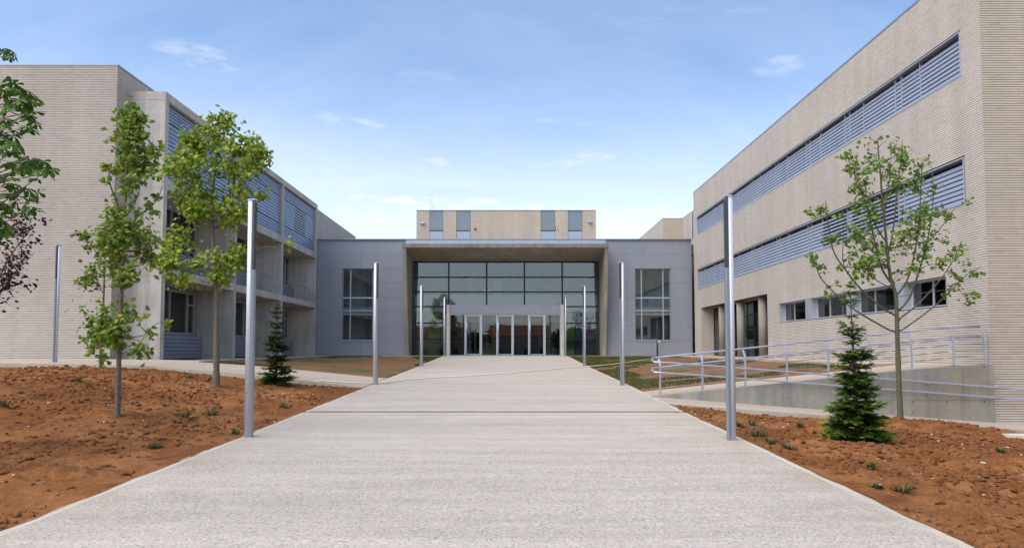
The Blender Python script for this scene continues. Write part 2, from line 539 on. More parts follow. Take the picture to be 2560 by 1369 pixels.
# value noise for the terrain
def vnoise(x, y, seed=0):
    x = np.asarray(x, dtype=np.float64); y = np.asarray(y, dtype=np.float64)
    xi = np.floor(x).astype(np.int64); yi = np.floor(y).astype(np.int64)
    fx = x - xi; fy = y - yi
    fx = fx * fx * (3 - 2 * fx); fy = fy * fy * (3 - 2 * fy)

    def h(a, b):
        n = (a * 374761393 + b * 668265263 + seed * 974634777) & 0xffffffff
        n = ((n ^ (n >> 13)) * 1274126177) & 0xffffffff
        return ((n ^ (n >> 16)) & 0xffff) / 65535.0
    return (h(xi, yi) * (1 - fx) + h(xi + 1, yi) * fx) * (1 - fy) + (h(xi, yi + 1) * (1 - fx) + h(xi + 1, yi + 1) * fx) * fy


def fbm(x, y, seed=0, oct=4):
    s = 0; a = .5
    for i in range(oct):
        s = s + a * vnoise(x * 2 ** i + 17.3 * i, y * 2 ** i - 9.1 * i, seed + i); a *= .5
    return s


# ------------------------------------------------------------------ levels of the ground (heights from the eye)
XL, XR = -3.86, 3.26            # edges of the main path
FLOOR = -.385


def P(y):                       # the path climbs gently to the doors
    return np.interp(y, [-40, 0, 10, 19.5, 29.3, 38.5, 41, 60], [-2.2, -1.515, -1.245, -.985, -.730, -.44, -.392, -.392])


def side_level(x):
    return np.interp(-np.asarray(x, dtype=float), [3.86, 7.9, 10.3, 13, 30], [-.985, -.60, -.44, -.405, -.40])


def kerb_l(x):                  # near edge of the side pavement on the left
    return 18.45 + .75 * np.clip((-np.asarray(x, dtype=float) - 3.86) / 7.0, 0, 1)


def pave_l(x, y):
    return side_level(x) + (np.asarray(y) - 19.0) * .024


def soil_l_base(x, y):
    t = np.clip((np.asarray(y, dtype=float) - 6) / 12.5, 0, 1); t = t * t * (3 - 2 * t)
    rise = (side_level(x) - (-.985)) - .07 * np.clip((-np.asarray(x, dtype=float) - 3.86) / 1.2, 0, 1)
    return P(y) + rise * t + .10 * (1 - t) * np.clip((-np.asarray(x) - 4.5) / 6, 0, 1)


def cross_r(x):
    return -.075 * (np.minimum(np.asarray(x, dtype=float), 12) - 3.3)


def g_r(x, y):
    return P(y) + cross_r(x)


MOUNDS_R = [(7.55, 13.3, .9, .14), (4.95, 10.0, .85, .07), (6.4, 10.6, .8, .10), (8.6, 12.4, 1.4, .10), (7.3, 8.5, 1.6, .08)]
MOUNDS_L = [(-6.3, 11.2, .9, .08), (-6.8, 16.1, .8, .06), (-8.5, 11.0, 1.5, .07), (-11, 14.5, 2.5, .06), (-7.6, 13.0, 1.2, .06), (-5.3, 14.5, .9, .05)]


def relief(x, y, seed, edge):
    h = (fbm(x * .55, y * .8, seed, 3) - .45) * .16
    ridg = 1 - np.abs(2 * fbm(x * 1.1 + 5, y * 2.4, seed + 7, 3) - .95)
    h = h + np.clip(ridg - .72, 0, 1) * .20
    rough = .35 + 1.1 * np.clip(fbm(x * .5 + 9, y * .5, seed + 21, 2) * 2.2 - .5, 0, 1)
    h = h + (fbm(x * 4, y * 4, seed + 3, 3) - .45) * .085 * rough
    h = h + np.maximum(fbm(x * 11, y * 11, seed + 5, 2) - .36, 0) * .13 * rough
    return h * edge


def soil_l(x, y):
    e = np.clip((XL - x) / .55, 0, 1) * np.clip((kerb_l(x) - y) / .4, .25, 1)
    h = soil_l_base(x, y) + relief(x, y, 11, .12 + .88 * e) * (.25 + .75 * e) - .012 + .011 * np.clip((x - XL + .06) / .05, 0, 1)
    for (mx, my, mr, mh) in MOUNDS_L: h = h + mh * np.exp(-((x - mx) ** 2 + (y - my) ** 2) / mr ** 2)
    return h


def soil_r(x, y):
    e = np.clip((x - XR) / .6, 0, 1) * np.clip((14.42 - y) / .5, .25, 1)
    h = g_r(x, y) + relief(x, y, 43, .12 + .88 * e) * (.25 + .75 * e) - .012 + .011 * np.clip((XR + .06 - x) / .05, 0, 1) - .075 * np.clip((np.asarray(y) - 12.8) / 1.6, 0, 1) * np.clip((x - 3.4) / 1.0, 0, 1)
    for (mx, my, mr, mh) in MOUNDS_R: h = h + mh * np.exp(-((x - mx) ** 2 + (y - my) ** 2) / mr ** 2)
    return h


def lawn_l(x, y):
    w = np.clip((-np.asarray(x) + XL) / 6.2, 0, 1) ** .8
    return P(y) + w * (-.40 - P(y)) - .02 + (fbm(x * 1.5, y * 1.5, 3, 3) - .45) * .05 * np.clip(w * 12, 0, 1)


def lawn_r(x, y):
    w = np.clip((np.asarray(x) - XR) / 6.0, 0, 1) ** .9
    return P(y) + w * (-.42 - P(y)) - .02 + (fbm(x * 1.5, y * 1.5, 5, 3) - .45) * .05 * np.clip(w * 12, 0, 1)


def hit(u, v, g, z0=3.0, z1=45.0):   # where the line of sight meets a ground surface
    prev = None
    for Z in np.arange(z0, z1, .05):
        p = px(u, v, float(Z)); d = p.z - float(g(p.x, p.y))
        if d <= 0: return Vector((p.x, p.y, float(g(p.x, p.y))))
    return p


def sheet(name, xs, ys, fn, mat, parent=None, skirt=.25, clip=None, smooth=True, base=None):
    X, Y = np.meshgrid(xs, ys)
    if clip is not None: X, Y = clip(X, Y)
    Z = fn(X, Y)
    ny, nx = X.shape
    V = np.stack([X, Y, Z], -1).reshape(-1, 3)
    i = np.arange(ny * nx).reshape(ny, nx)
    q = np.stack([i[:-1, :-1], i[:-1, 1:], i[1:, 1:], i[1:, :-1]], -1).reshape(-1, 4)
    if not skirt: return np_object(name, V, 4, q, mat, parent, base, smooth)
    rim = np.concatenate([i[0, :], i[1:, -1], i[-1, -2::-1], i[-2:0:-1, 0]])
    low = V[rim].copy(); low[:, 2] -= skirt
    j = np.arange(len(rim)) + len(V)
    sk = np.stack([rim, j, np.roll(j, -1), np.roll(rim, -1)], -1)
    return np_object(name, np.concatenate([V, low]), 4, np.concatenate([q, sk]), mat, parent, base, smooth)


ar = np.arange
# ---- ground sheet to the horizon, hills behind the viewer
g = MB()
S = 3000
g.quad((-S, -S, -2.35), (S, -S, -2.35), (S, S, -2.35), (-S, S, -2.35))
tag(g.build('ground', 'field'), kind='structure')
rng = np.random.default_rng(4)
th = np.linspace(0, 2 * np.pi, 181)[:-1]
rr = np.array([420, 520, 640, 800, 1000, 1300, 1700])
TH, RR = np.meshgrid(th, rr)
hh = np.interp(RR, rr, [-3, 5, 15, 24, 34, 40, -5]) * (.45 + 1.1 * fbm(np.cos(TH) * 4 + 9, np.sin(TH) * 4, 3, 4)) - 2
V = np.stack([RR * np.cos(TH), RR * np.sin(TH), hh], -1).reshape(-1, 3)
i = np.arange(len(rr) * 180).reshape(len(rr), 180)
q = np.stack([i[:-1], np.roll(i[:-1], -1, 1), np.roll(i[1:], -1, 1), i[1:]], -1).reshape(-1, 4)
tag(np_object('hills', V, 4, q, 'hill', smooth=True), kind='structure')

# ---- soil beds
xs = np.concatenate([ar(-26, -15, .35), ar(-15, XL - .3, .05), ar(XL - .3, XL + .001, .05)])
xs[-1] = XL - .002
ys = np.concatenate([ar(-12, 4, .3), ar(4, 18.46, .05)])


def clip_l(X, Y):
    X = X.copy(); X[:, -1] = XL + .070 * fbm(Y[:, -1] * 2.6, Y[:, -1] * .3, 5, 4) - .012; X[:, -2] = XL - .03
    t = (Y - ys[0]) / (ys[-1] - ys[0])
    return X, ys[0] + t * (kerb_l(X) - .004 - ys[0])


tag(sheet('soil', xs, ys, soil_l, 'soil', skirt=0, clip=clip_l), kind='structure')
xs = np.concatenate([[XR + .002], ar(XR + .04, 12.5, .05), ar(12.5, 20, .35)])
ys = np.concatenate([ar(-12, 4, .3), ar(4, 14.41, .05), [14.416]])


def clip_r(X, Y):
    X = X.copy(); X[:, 0] = XR - .070 * fbm(Y[:, 0] * 2.6, Y[:, 0] * .3, 8, 4) + .012; X[:, 1] = XR + .03
    return X, Y


tag(sheet('soil', xs, ys, soil_r, 'soil', skirt=0, clip=clip_r), kind='structure')

# ---- main path in poured slabs, with plain cement edges
path = bpy.data.objects.new('path', None); link(path, None, (0, 0, -1.5)); tag(path, kind='structure')
seams = [-12, 2.2, 8.72, 12.99, 13.17, 19.6, 29.3, 36.5, 41.96]
for a, b in zip(seams[:-1], seams[1:]):
    if b - a < .2: continue
    yy = np.linspace(a + .005, b - .005, max(2, int((b - a) / .8)))
    sheet('slab', np.array([XL + .10, XR - .10]), yy, lambda x, y: P(y), 'path_near' if b < 9 else 'path_far', path, .12, smooth=False)
    for x0, x1 in ((XL, XL + .10), (XR - .10, XR)):
        sheet('path_edge', np.array([x0, x1]), yy, lambda x, y: P(y) - .003, 'path_edge', path, .12, smooth=False)
m = MB(); m.box(-3.60, 3.16, 12.996, 13.164, float(P(13.08)) - .1, float(P(13.08)) - .008)
m.build('drain_slot', 'dark_metal', path)
# ---- side pavement on the left with its kerb
xs = np.concatenate([ar(-26, -10, .8), ar(-10, XL, .25), [XL - .004]])
ys = np.linspace(0, 1, 6)


def clip_pl(X, Y):
    far = np.where(X < -9.95, 22.56, 21.95)
    return X, kerb_l(X) + .10 + Y * (far - kerb_l(X) - .10)


pv = tag(sheet('pavement', xs, ys, pave_l, 'pavement', clip=clip_pl, smooth=False), kind='structure')
for a, b in zip(np.arange(-26, -4.0, 1.02), np.arange(-24.98, -3.0, 1.02)):
    b = min(b, XL - .004)
    p = []
    for dz in (-.3, .006):
        for x, dy in ((a + .004, 0), (b - .004, 0), (b - .004, .096), (a + .004, .096)):
            y = float(kerb_l(x)) + dy
            p.append((x, y, float(pave_l(x, y)) + dz))
    MB().hexa(p).build('kerb_stone', 'path_edge', pv)
# apron along the left wing and in front of the glass hall
sheet('apron_slab', np.array([-11.70, -9.95]), np.array([22.565, 30, 41.2]), lambda x, y: FLOOR + 0 * x, 'pavement', pv, .4, smooth=False)
sheet('apron_slab', np.array([-9.946, XL - .004]), np.array([40.5, 42.0]), lambda x, y: FLOOR - .003 + 0 * x, 'pavement', pv, .4, smooth=False)
sheet('apron_slab', np.array([XR + .004, 9.19]), np.array([40.5, 42.0]), lambda x, y: FLOOR - .003 + 0 * x, 'pavement', pv, .4, smooth=False)
sheet('apron_slab', np.array([-11.70, -9.95]), np.array([41.204, 42.0]), lambda x, y: FLOOR + 0 * x, 'pavement', pv, .4, smooth=False)

# ---- lawns, half bare
LX, LY = ar(-9.945, XL - .004, .2), ar(21.955, 40.5, .25)
tag(sheet('lawn', np.append(LX, XL - .004), np.append(LY, 40.496), lawn_l, 'lawn_soil'), kind='structure')
tag(sheet('lawn', np.append(ar(XR + .004, 9.18, .2), 9.186), np.append(ar(17.85, 40.5, .25), 40.496), lawn_r, 'lawn_soil'), kind='structure')

# ---- walkway up the right wing: ramp + level part, and the pavement at the foot of the ramp wall


def ramp_h(x):
    return np.interp(x, [3.26, 10.2, 12], [-1.085, -.37, -.37])


wk = tag(sheet('walkway', np.linspace(XR + .004, 9.19, 12), np.array([16.10, 17.845]), lambda x, y: ramp_h(x), 'pavement', smooth=False), kind='structure')
sheet('walkway_slab', np.array([9.195, 10.2, 10.94]), np.array([16.10, 17.9]), lambda x, y: ramp_h(x), 'pavement', wk, .4, smooth=False)
sheet('walkway_slab', np.array([9.195, 10.94]), np.array([17.905, 29, 42]), lambda x, y: -.375 + 0 * x, 'pavement', wk, .4, smooth=False)
xs = np.concatenate([np.linspace(XR + .004, 11, 20), [12.5, 20]])
pr = tag(sheet('pavement', xs, np.array([14.52, 15.2, 16.02]), g_r, 'pavement', smooth=False), kind='structure')
for a in np.arange(XR + .004, 20, 1.02):
    b = a + 1.012; p = []
    for dz in (-.3, .006):
        for x, y in ((a, 14.42), (b, 14.42), (b, 14.515), (a, 14.515)): p.append((x, y, float(g_r(x, y)) + dz))
    MB().hexa(p).build('kerb_stone', 'path_edge', pr)

# ------------------------------------------------------------------ brickwork
CH, BL, BJ, HJ, PROUD = .0562, .2005, .0125, .0016, .016
BRICK_RNG = np.random.default_rng(12)


def brick_colours(n, r):
    c = np.array([.545, .496, .442]) * r.uniform(.95, 1.045, (n, 1))
    t = r.random(n)
    c[t < .22] *= np.array([1.0, .98, .93])
    c[t > .86] *= np.array([1.01, .97, .96])
    c[(t > .5) & (t < .52)] *= .91
    return c


def brickwork(o, d, nrm, length, z0, z1, parent, openings=(), singles=None, name='brickwork', phase=0.0, depth=PROUD, tint=(1, 1, 1)):
    """courses of separate bricks from point o along d, standing proud towards nrm. singles(u, z) picks bricks made as objects."""
    o, d, nrm = np.array(o, float), np.array(d, float), np.array(nrm, float)
    rows = []
    zs = np.arange(int(math.floor(z0 / CH)), int(math.ceil(z1 / CH)))
    for k in zs:
        za, zb = k * CH, k * CH + CH - BJ
        if za < z0 - 1e-6: za = z0
        if zb > z1: zb = z1
        if zb - za < .01: continue
        iv = [(0.0, length)]
        for (a, b, c, e) in openings:
            if zb > c + .004 and za < e - .004:
                iv = [s for (p, q_) in iv for s in ((p, min(q_, a)), (max(p, b), q_)) if s[1] - s[0] > .02]
        off = (k % 2) * BL / 2 + phase
        for (p, q_) in iv:
            s = np.arange(math.floor((p - off) / BL), math.ceil((q_ - off) / BL)) * BL + off
            a = np.maximum(s + HJ / 2, p); b = np.minimum(s + BL - HJ / 2, q_)
            ok = b - a > .015
            a, b = a[ok], b[ok]
            rows.append(np.stack([a, b, np.full(len(a), za), np.full(len(a), zb)], -1))
    B = np.concatenate(rows)
    chosen = np.zeros(len(B), bool)
    if singles is not None:
        s = singles(B)                 # score: larger is nearer / larger in view
        full = (B[:, 1] - B[:, 0] > BL - HJ - .002) & (B[:, 3] - B[:, 2] > CH - BJ - .002)
        s = np.where(full, s, -1e9)
        chosen[np.argsort(-s)[:300]] = True
    M = B[~chosen]
    a, b, c, e = M.T
    jit = BRICK_RNG.uniform(-.0012, .0012, len(M))
    out = nrm * (depth)

    def pt(u, z, w): return o + u[:, None] * d + w[:, None] * nrm + np.stack([0 * u, 0 * u, z], -1)
    zr = np.zeros(len(M)); w1 = depth + jit
    V = np.stack([pt(a, c, zr), pt(b, c, zr), pt(b, e, zr), pt(a, e, zr), pt(a, c, w1), pt(b, c, w1), pt(b, e, w1), pt(a, e, w1)], 1).reshape(-1, 3)
    fi = np.array([[4, 5, 6, 7], [0, 1, 5, 4], [1, 2, 6, 5], [2, 3, 7, 6], [3, 0, 4, 7]])
    if np.dot(np.cross(d, [0, 0, 1]), nrm) < 0: fi = fi[:, ::-1]
    idx = (np.arange(len(M))[:, None, None] * 8 + fi[None]).reshape(-1, 4)
    col = np.repeat(brick_colours(len(M), BRICK_RNG) * np.array(tint), 5, 0)
    ob = np_object(name, V, 4, idx, 'brick', parent, col=col)
    ob['kind'] = 'stuff'
    if singles is not None:
        mes = []
        L, H = BL - HJ, CH - BJ
        for k in range(6):
            v = np.array([[q_ * L * d + w * depth * nrm + np.array([0, 0, h * H])] for (q_, h, w) in ((0, 0, 0), (1, 0, 0), (1, 1, 0), (0, 1, 0), (0, 0, 1), (1, 0, 1), (1, 1, 1), (0, 1, 1))]).reshape(-1, 3)
            mes.append(mesh_np('brick', v, 4, fi, 'brick', col=np.repeat(brick_colours(1, BRICK_RNG) * np.array(tint), 5, 0)))
        for (a_, b_, c_, e_) in B[chosen]:
            instance('brick', random.choice(mes), parent, o + a_ * d + np.array([0, 0, c_]))
    return ob


random.seed(5)


def wall_cells(m, x0, x1, y0, y1, z0, z1, axis, openings):
    """a wall slab with rectangular openings (a, b, za, zb) along axis 'x' or 'y'"""
    lo, hi = (x0, x1) if axis == 'x' else (y0, y1)
    us = sorted({lo, hi, *[v for o in openings for v in o[:2] if lo < v < hi]})
    for a, b in zip(us[:-1], us[1:]):
        mid = (a + b) / 2
        cuts = sorted((o[2], o[3]) for o in openings if o[0] <= mid <= o[1])
        z = z0
        for c, e in cuts + [(z1, z1)]:
            if c > z:
                if axis == 'x': m.box(a, b, y0, y1, z, c)
                else: m.box(x0, x1, a, b, z, c)
            z = max(z, e)
    return m


# ------------------------------------------------------------------ right wing
XW = 10.93
RW = thing('brick_building', (XW + 4, 28, FLOOR), 'long cream brick wing on the right with two louvred window bands', 'building', 'brick wings either side of the entrance')
YC, YF, ROOF = 15.95, 41.45, 9.32
ops = [(16.66, 40.72, 6.62, 7.71), (16.64, 40.70, 3.48, 4.62), (17.48, 28.40, 1.08, 1.845), (29.72, 40.05, -1.9, 2.33)]
XM = XW + PROUD                   # mortar plane
m = wall_cells(MB(), XM, XM + .35, YC + PROUD, YF, -1.9, ROOF - .03, 'y', ops)
m.box(XM + .35, 22, YC + PROUD, YC + .35, -2.2, ROOF - .03)
m.box(XM + .35, 22, YF - .3, YF, -.5, ROOF - .03)
m.build('wall', 'mortar', RW)
m = MB(); m.box(XW - .01, 22, YC - .01, YF + .01, ROOF - .03, ROOF + .025)
m.build('roof', 'coping', RW)
brickwork((XM, YC + PROUD, 0), (0, 1, 0), (-1, 0, 0), YF - YC - PROUD, -1.5, ROOF - .03, RW,
          [(a - YC - PROUD, b - YC - PROUD, c, e) for a, b, c, e in ops])
brickwork((XW, YC + PROUD, 0), (1, 0, 0), (0, -1, 0), 9.0, -2.0, ROOF - .03, RW, singles=lambda B: -100.0 * (B[:, 0] > 1.5) - np.abs(B[:, 2] + .3), phase=.05, tint=(1.0, .975, .90))
brickwork((XM, YF, 0), (1, 0, 0), (0, 1, 0), 5.0, 6.0, ROOF - .03, RW)


def blade_ring(x, y, z, h, d, sx):     # section of a closed sun blade: lower edge outwards, slightly curved
    return [(x, y, z), (x + sx * d * .92, y, z), (x + sx * d, y, z + h * .10), (x + sx * d * .86, y, z + h * .5), (x + sx * d * .42, y, z + h), (x, y, z + h)]


MULL = []
y = 16.66
while y < 40.7:
    for w in (1.80, .90, .31):
        y += w
        if y < 40.6: MULL.append(y)


def louvre_band(z0, z1, openbays):
    fr = MB()
    for (a, b, c, e) in ((16.66, 40.72, z0, z0 + .03), (16.66, 40.72, z1 - .03, z1)): fr.box(XW - .015, XM + .30, a, b, c, e)
    fr.box(XW - .015, XM + .3, 16.66, 16.70, z0 + .03, z1 - .03); fr.box(XW - .015, XM + .3, 40.68, 40.72, z0 + .03, z1 - .03)
    band = fr.build('louvre_band', 'louvre_light', RW)
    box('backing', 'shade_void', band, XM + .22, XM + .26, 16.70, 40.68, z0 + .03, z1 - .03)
    for yv in MULL:
        box('mullion', 'louvre_light', band, XM + .048, XM + .10, yv - .014, yv + .014, z0 + .03, z1 - .035)
    n = 8
    zt, zb = z1 - .13, z0 + .055
    pit = (zt - zb) / n
    far = MB()
    edges = [16.70] + MULL + [40.68]
    for k, (a, b) in enumerate(zip(edges[:-1], edges[1:])):
        a += .018; b -= .018
        op = k in openbays
        for j in range(n):
            z = zb + j * pit
            if op:
                ring = [(XM + .02, a, z), (XM + .12, a, z + .035), (XM + .12, a, z + .045), (XM + .02, a, z + .06)]
            else:
                ring = blade_ring(XM + .10, a, z + .006, pit - .017, .045, -1)
            if k < 18: MB().prism(ring, (0, b - a, 0)).build('blade', 'louvre', band)
            else: far.prism(ring, (0, b - a, 0))
    tag(far.build('blade', 'louvre', band), kind='stuff')
    return band


louvre_band(6.62, 7.71, ())
louvre_band(3.48, 4.62, (3, 4, 6))

# strip of windows on the ground floor
WINS = [(17.48, 19.40), (19.78, 22.30), (22.70, 25.40), (25.85, 28.40)]
for k, (a, b) in enumerate(WINS):
    a += .004; b -= .004
    fr = MB()
    xi, xo = XM + .20, XM + .25
    z0, z1 = 1.08, 1.845
    for q_ in ((a, b, z0, z0 + .012), (a, b, z1 - .012, z1)): fr.box(XW - .012, xo, *q_)
    fr.box(XW - .012, xo, a, a + .012, z0 + .012, z1 - .012); fr.box(XW - .012, xo, b - .012, b, z0 + .012, z1 - .012)
    mid = a + (b - a) * (.62 if k else .48)
    for (c, e) in ((a + .012, a + .07), (mid - .03, mid + .03), (b - .07, b - .012)): fr.box(xi, xo, c, e, z0 + .012, z1 - .012)
    for (c, e) in ((a + .07, mid - .03), (mid + .03, b - .07)):
        fr.box(xi, xo, c, e, z0 + .012, z0 + .06); fr.box(xi, xo, c, e, z1 - .055, z1 - .012)
    w = fr.build('window', 'alu_light', RW)
    for (c, e) in ((a + .07, mid - .03), (mid + .03, b - .07)):
        box('pane', 'glass_window', w, xi + .02, xi + .028, c, e, z0 + .06, z1 - .055)
    box('blind', 'blind', w, xi + .16, xi + .17, a + (b - a) * .35, b - .05, z0 + .02, z1 - .02)
for (a, b) in ((19.40, 19.78), (22.30, 22.70), (25.40, 25.85)):
    box('window_pier', 'louvre_light', RW, XW - .010, XM + .26, a, b, 1.081, 1.844)
m = MB()
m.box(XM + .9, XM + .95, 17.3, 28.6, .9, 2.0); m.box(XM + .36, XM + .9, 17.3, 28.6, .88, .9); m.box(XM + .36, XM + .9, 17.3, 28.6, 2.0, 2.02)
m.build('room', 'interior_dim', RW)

# recessed entrance with round columns
XG = XM + .70
m = MB()
m.box(XM + .352, XG + .05, 29.72, 40.03, 2.33, 2.6)
m.build('soffit', 'concrete_wall', RW)
m = MB()
m.box(XM + .002, XG + 2.2, 40.03 + PROUD, 40.049, -.6, 2.33); m.box(XM + .352, XG + 2.2, 40.052, 40.3, -.6, 2.33); m.box(XM + .352, XG + 2.2, 29.4, 29.70, -.6, 2.33)
m.build('reveal_wall', 'mortar', RW)
brickwork((XM + .004, 40.03 + PROUD, 0), (1, 0, 0), (0, -1, 0), .69, FLOOR, 2.33, RW, name='reveal_brickwork')
box('threshold', 'pavement', RW, 10.945, XG + 2.1, 29.72, 40.03, -.6, -.380)
for yc in (37.1, 34.15, 31.15):
    MB().tube([(11.25, yc, -.38), (11.25, yc, 2.328)], .19, 24).build('column', 'concrete_wall', RW, smooth=True)
fr = MB()
ym = np.linspace(29.72, 40.03, 12)
zm = np.linspace(-.38, 2.33, 5)
for yv in ym: fr.box(XG, XG + .05, yv - .03, yv + .03, -.38, 2.33)
for za in zm:
    for a, b in zip(ym[:-1], ym[1:]): fr.box(XG + .002, XG + .048, a + .03, b - .03, za - .025, za + .025)
gf = fr.build('glazing_frame', 'frame_black', RW)
for a, b in zip(ym[:-1], ym[1:]):
    for c, e in zip(zm[:-1], zm[1:]): box('pane', 'glass_window', gf, XG + .02, XG + .028, a + .03, b - .03, c + .025, e - .025)
MB().tube([(XG - .05, 32.66, .1), (XG - .05, 32.66, 1.3)], .016, 8).build('door_handle', 'steel', gf)
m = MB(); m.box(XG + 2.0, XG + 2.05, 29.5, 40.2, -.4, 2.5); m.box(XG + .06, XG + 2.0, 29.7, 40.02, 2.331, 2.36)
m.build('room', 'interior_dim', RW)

# ------------------------------------------------------------------ block behind, on the right
RB = thing('brick_building', (13, 52, FLOOR), 'small brick block rising behind the grey hall on the right', 'building')
m = MB(); m.box(10.85 + PROUD, 12.25, 49.4 + PROUD, 62, -.5, 9.25); m.box(12.25 + PROUD, 14, 41.6, 62, -.5, 9.25)
m.build('wall', 'mortar', RB)
brickwork((10.85 + PROUD, 49.4 + PROUD, 0), (0, 1, 0), (-1, 0, 0), 12, 6.3, 9.25, RB)
brickwork((10.85, 49.4 + PROUD, 0), (1, 0, 0), (0, -1, 0), 1.40, 6.3, 9.25, RB, tint=(1.06, 1.0, .88))
brickwork((12.25 + PROUD, 41.6, 0), (0, 1, 0), (-1, 0, 0), 7.79, 6.3, 9.25, RB)
m = MB(); m.box(10.84, 12.24, 49.39, 62, 9.25, 9.29); m.box(12.241, 14, 41.6, 62, 9.251, 9.291)
m.build('roof', 'coping', RB)
box('window', 'frame_black', RB, 12.20, 12.26, 46.6, 47.5, 6.3, 7.0)
dp = thing('downpipe', (11.0, 41.8, 6.6), 'thin dark downpipe with bent top at the back corner of the right wing', 'pipe')
MB().tube([(11.05, 41.6, 8.18), (10.98, 41.6, 8.18), (10.935, 41.6, 8.15), (10.915, 41.6, 8.06), (10.915, 41.6, 6.62)], .028, 8).build('pipe', 'blue_pipe', dp, smooth=True)

# ------------------------------------------------------------------ left wing
LW = thing('brick_building', (-16, 30, FLOOR), 'cream brick wing on the left with a concrete balcony frame', 'building', 'brick wings either side of the entrance')
XB, YB = -12.9, 22.57
m = MB()
m.box(-24, XB - PROUD, YB + PROUD, YB + .4, -1, 9.28)
m.box(XB - PROUD - .4, XB - PROUD, YB + .4, 23.32, -1, 9.28)
m.box(XB - PROUD - .4, XB - PROUD, 23.32, 58, 8.72, 9.28)
m.box(XB - PROUD - .4, XB - PROUD, 42.05, 58, -.5, 8.72)
m.box(-24, XB - PROUD - .4, 57.6, 58, -.5, 9.28)
m.build('wall', 'mortar', LW)
m = MB(); m.box(-24, XB + .01, YB - .01, 58, 9.28, 9.335); m.build('roof', 'coping', LW)
brickwork((-24, YB + PROUD, 0), (1, 0, 0), (0, -1, 0), 24 + XB, -.9, 9.28, LW, singles=lambda B: -np.abs(B[:, 0] - 9.8) - 1.5 * np.abs(B[:, 2] - 1.0))
brickwork((XB - PROUD, YB + PROUD, 0), (0, 1, 0), (1, 0, 0), .74, -.9, 8.7, LW)
brickwork((XB - PROUD, YB + PROUD, 0), (0, 1, 0), (1, 0, 0), 35.4, 8.7, 9.28, LW)
brickwork((XB - PROUD, 42.06, 0), (0, 1, 0), (1, 0, 0), 15.9, 6.0, 8.7, LW)

XFR, XBK = -11.66, -13.18
DIV = [(23.30, 23.55), (29.42, 29.67), (35.50, 35.75), (41.70, 41.95)]
LEV = [(-.42, None), (2.45, 2.75), (5.42, 5.75), (8.42, 8.70)]
SL = []
for k in range(1, 4):
    z0, z1 = LEV[k]
    for (a, b) in ((23.295, 29.54), (29.545, 35.62), (35.625, 41.955)):
        SL.append(box('floor_slab' if k < 3 else 'top_beam', 'concrete', LW, XBK, XFR + .004, a, b, z0, z1))
for (a, b) in DIV:
    for z0, z1 in ((-.6, .32), (.328, 2.448), (2.752, 5.418), (5.752, 8.418)):
        x0 = -12.898 if (a < 24) else XBK
        box('pier', 'concrete', LW, x0, XFR, a, b, z0, z1)
# back wall, windows, spandrels
mesh_blade = {}


def blades_y(parent, x, y0, y1, z0, z1, n, mat, sx=1, d=.05, gap=.012):
    pit = (z1 - z0) / n
    for j in range(n):
        MB().prism(blade_ring(x, y0, z0 + j * pit + gap / 2, pit - gap, d, sx), (0, y1 - y0, 0)).build('blade', mat, parent)


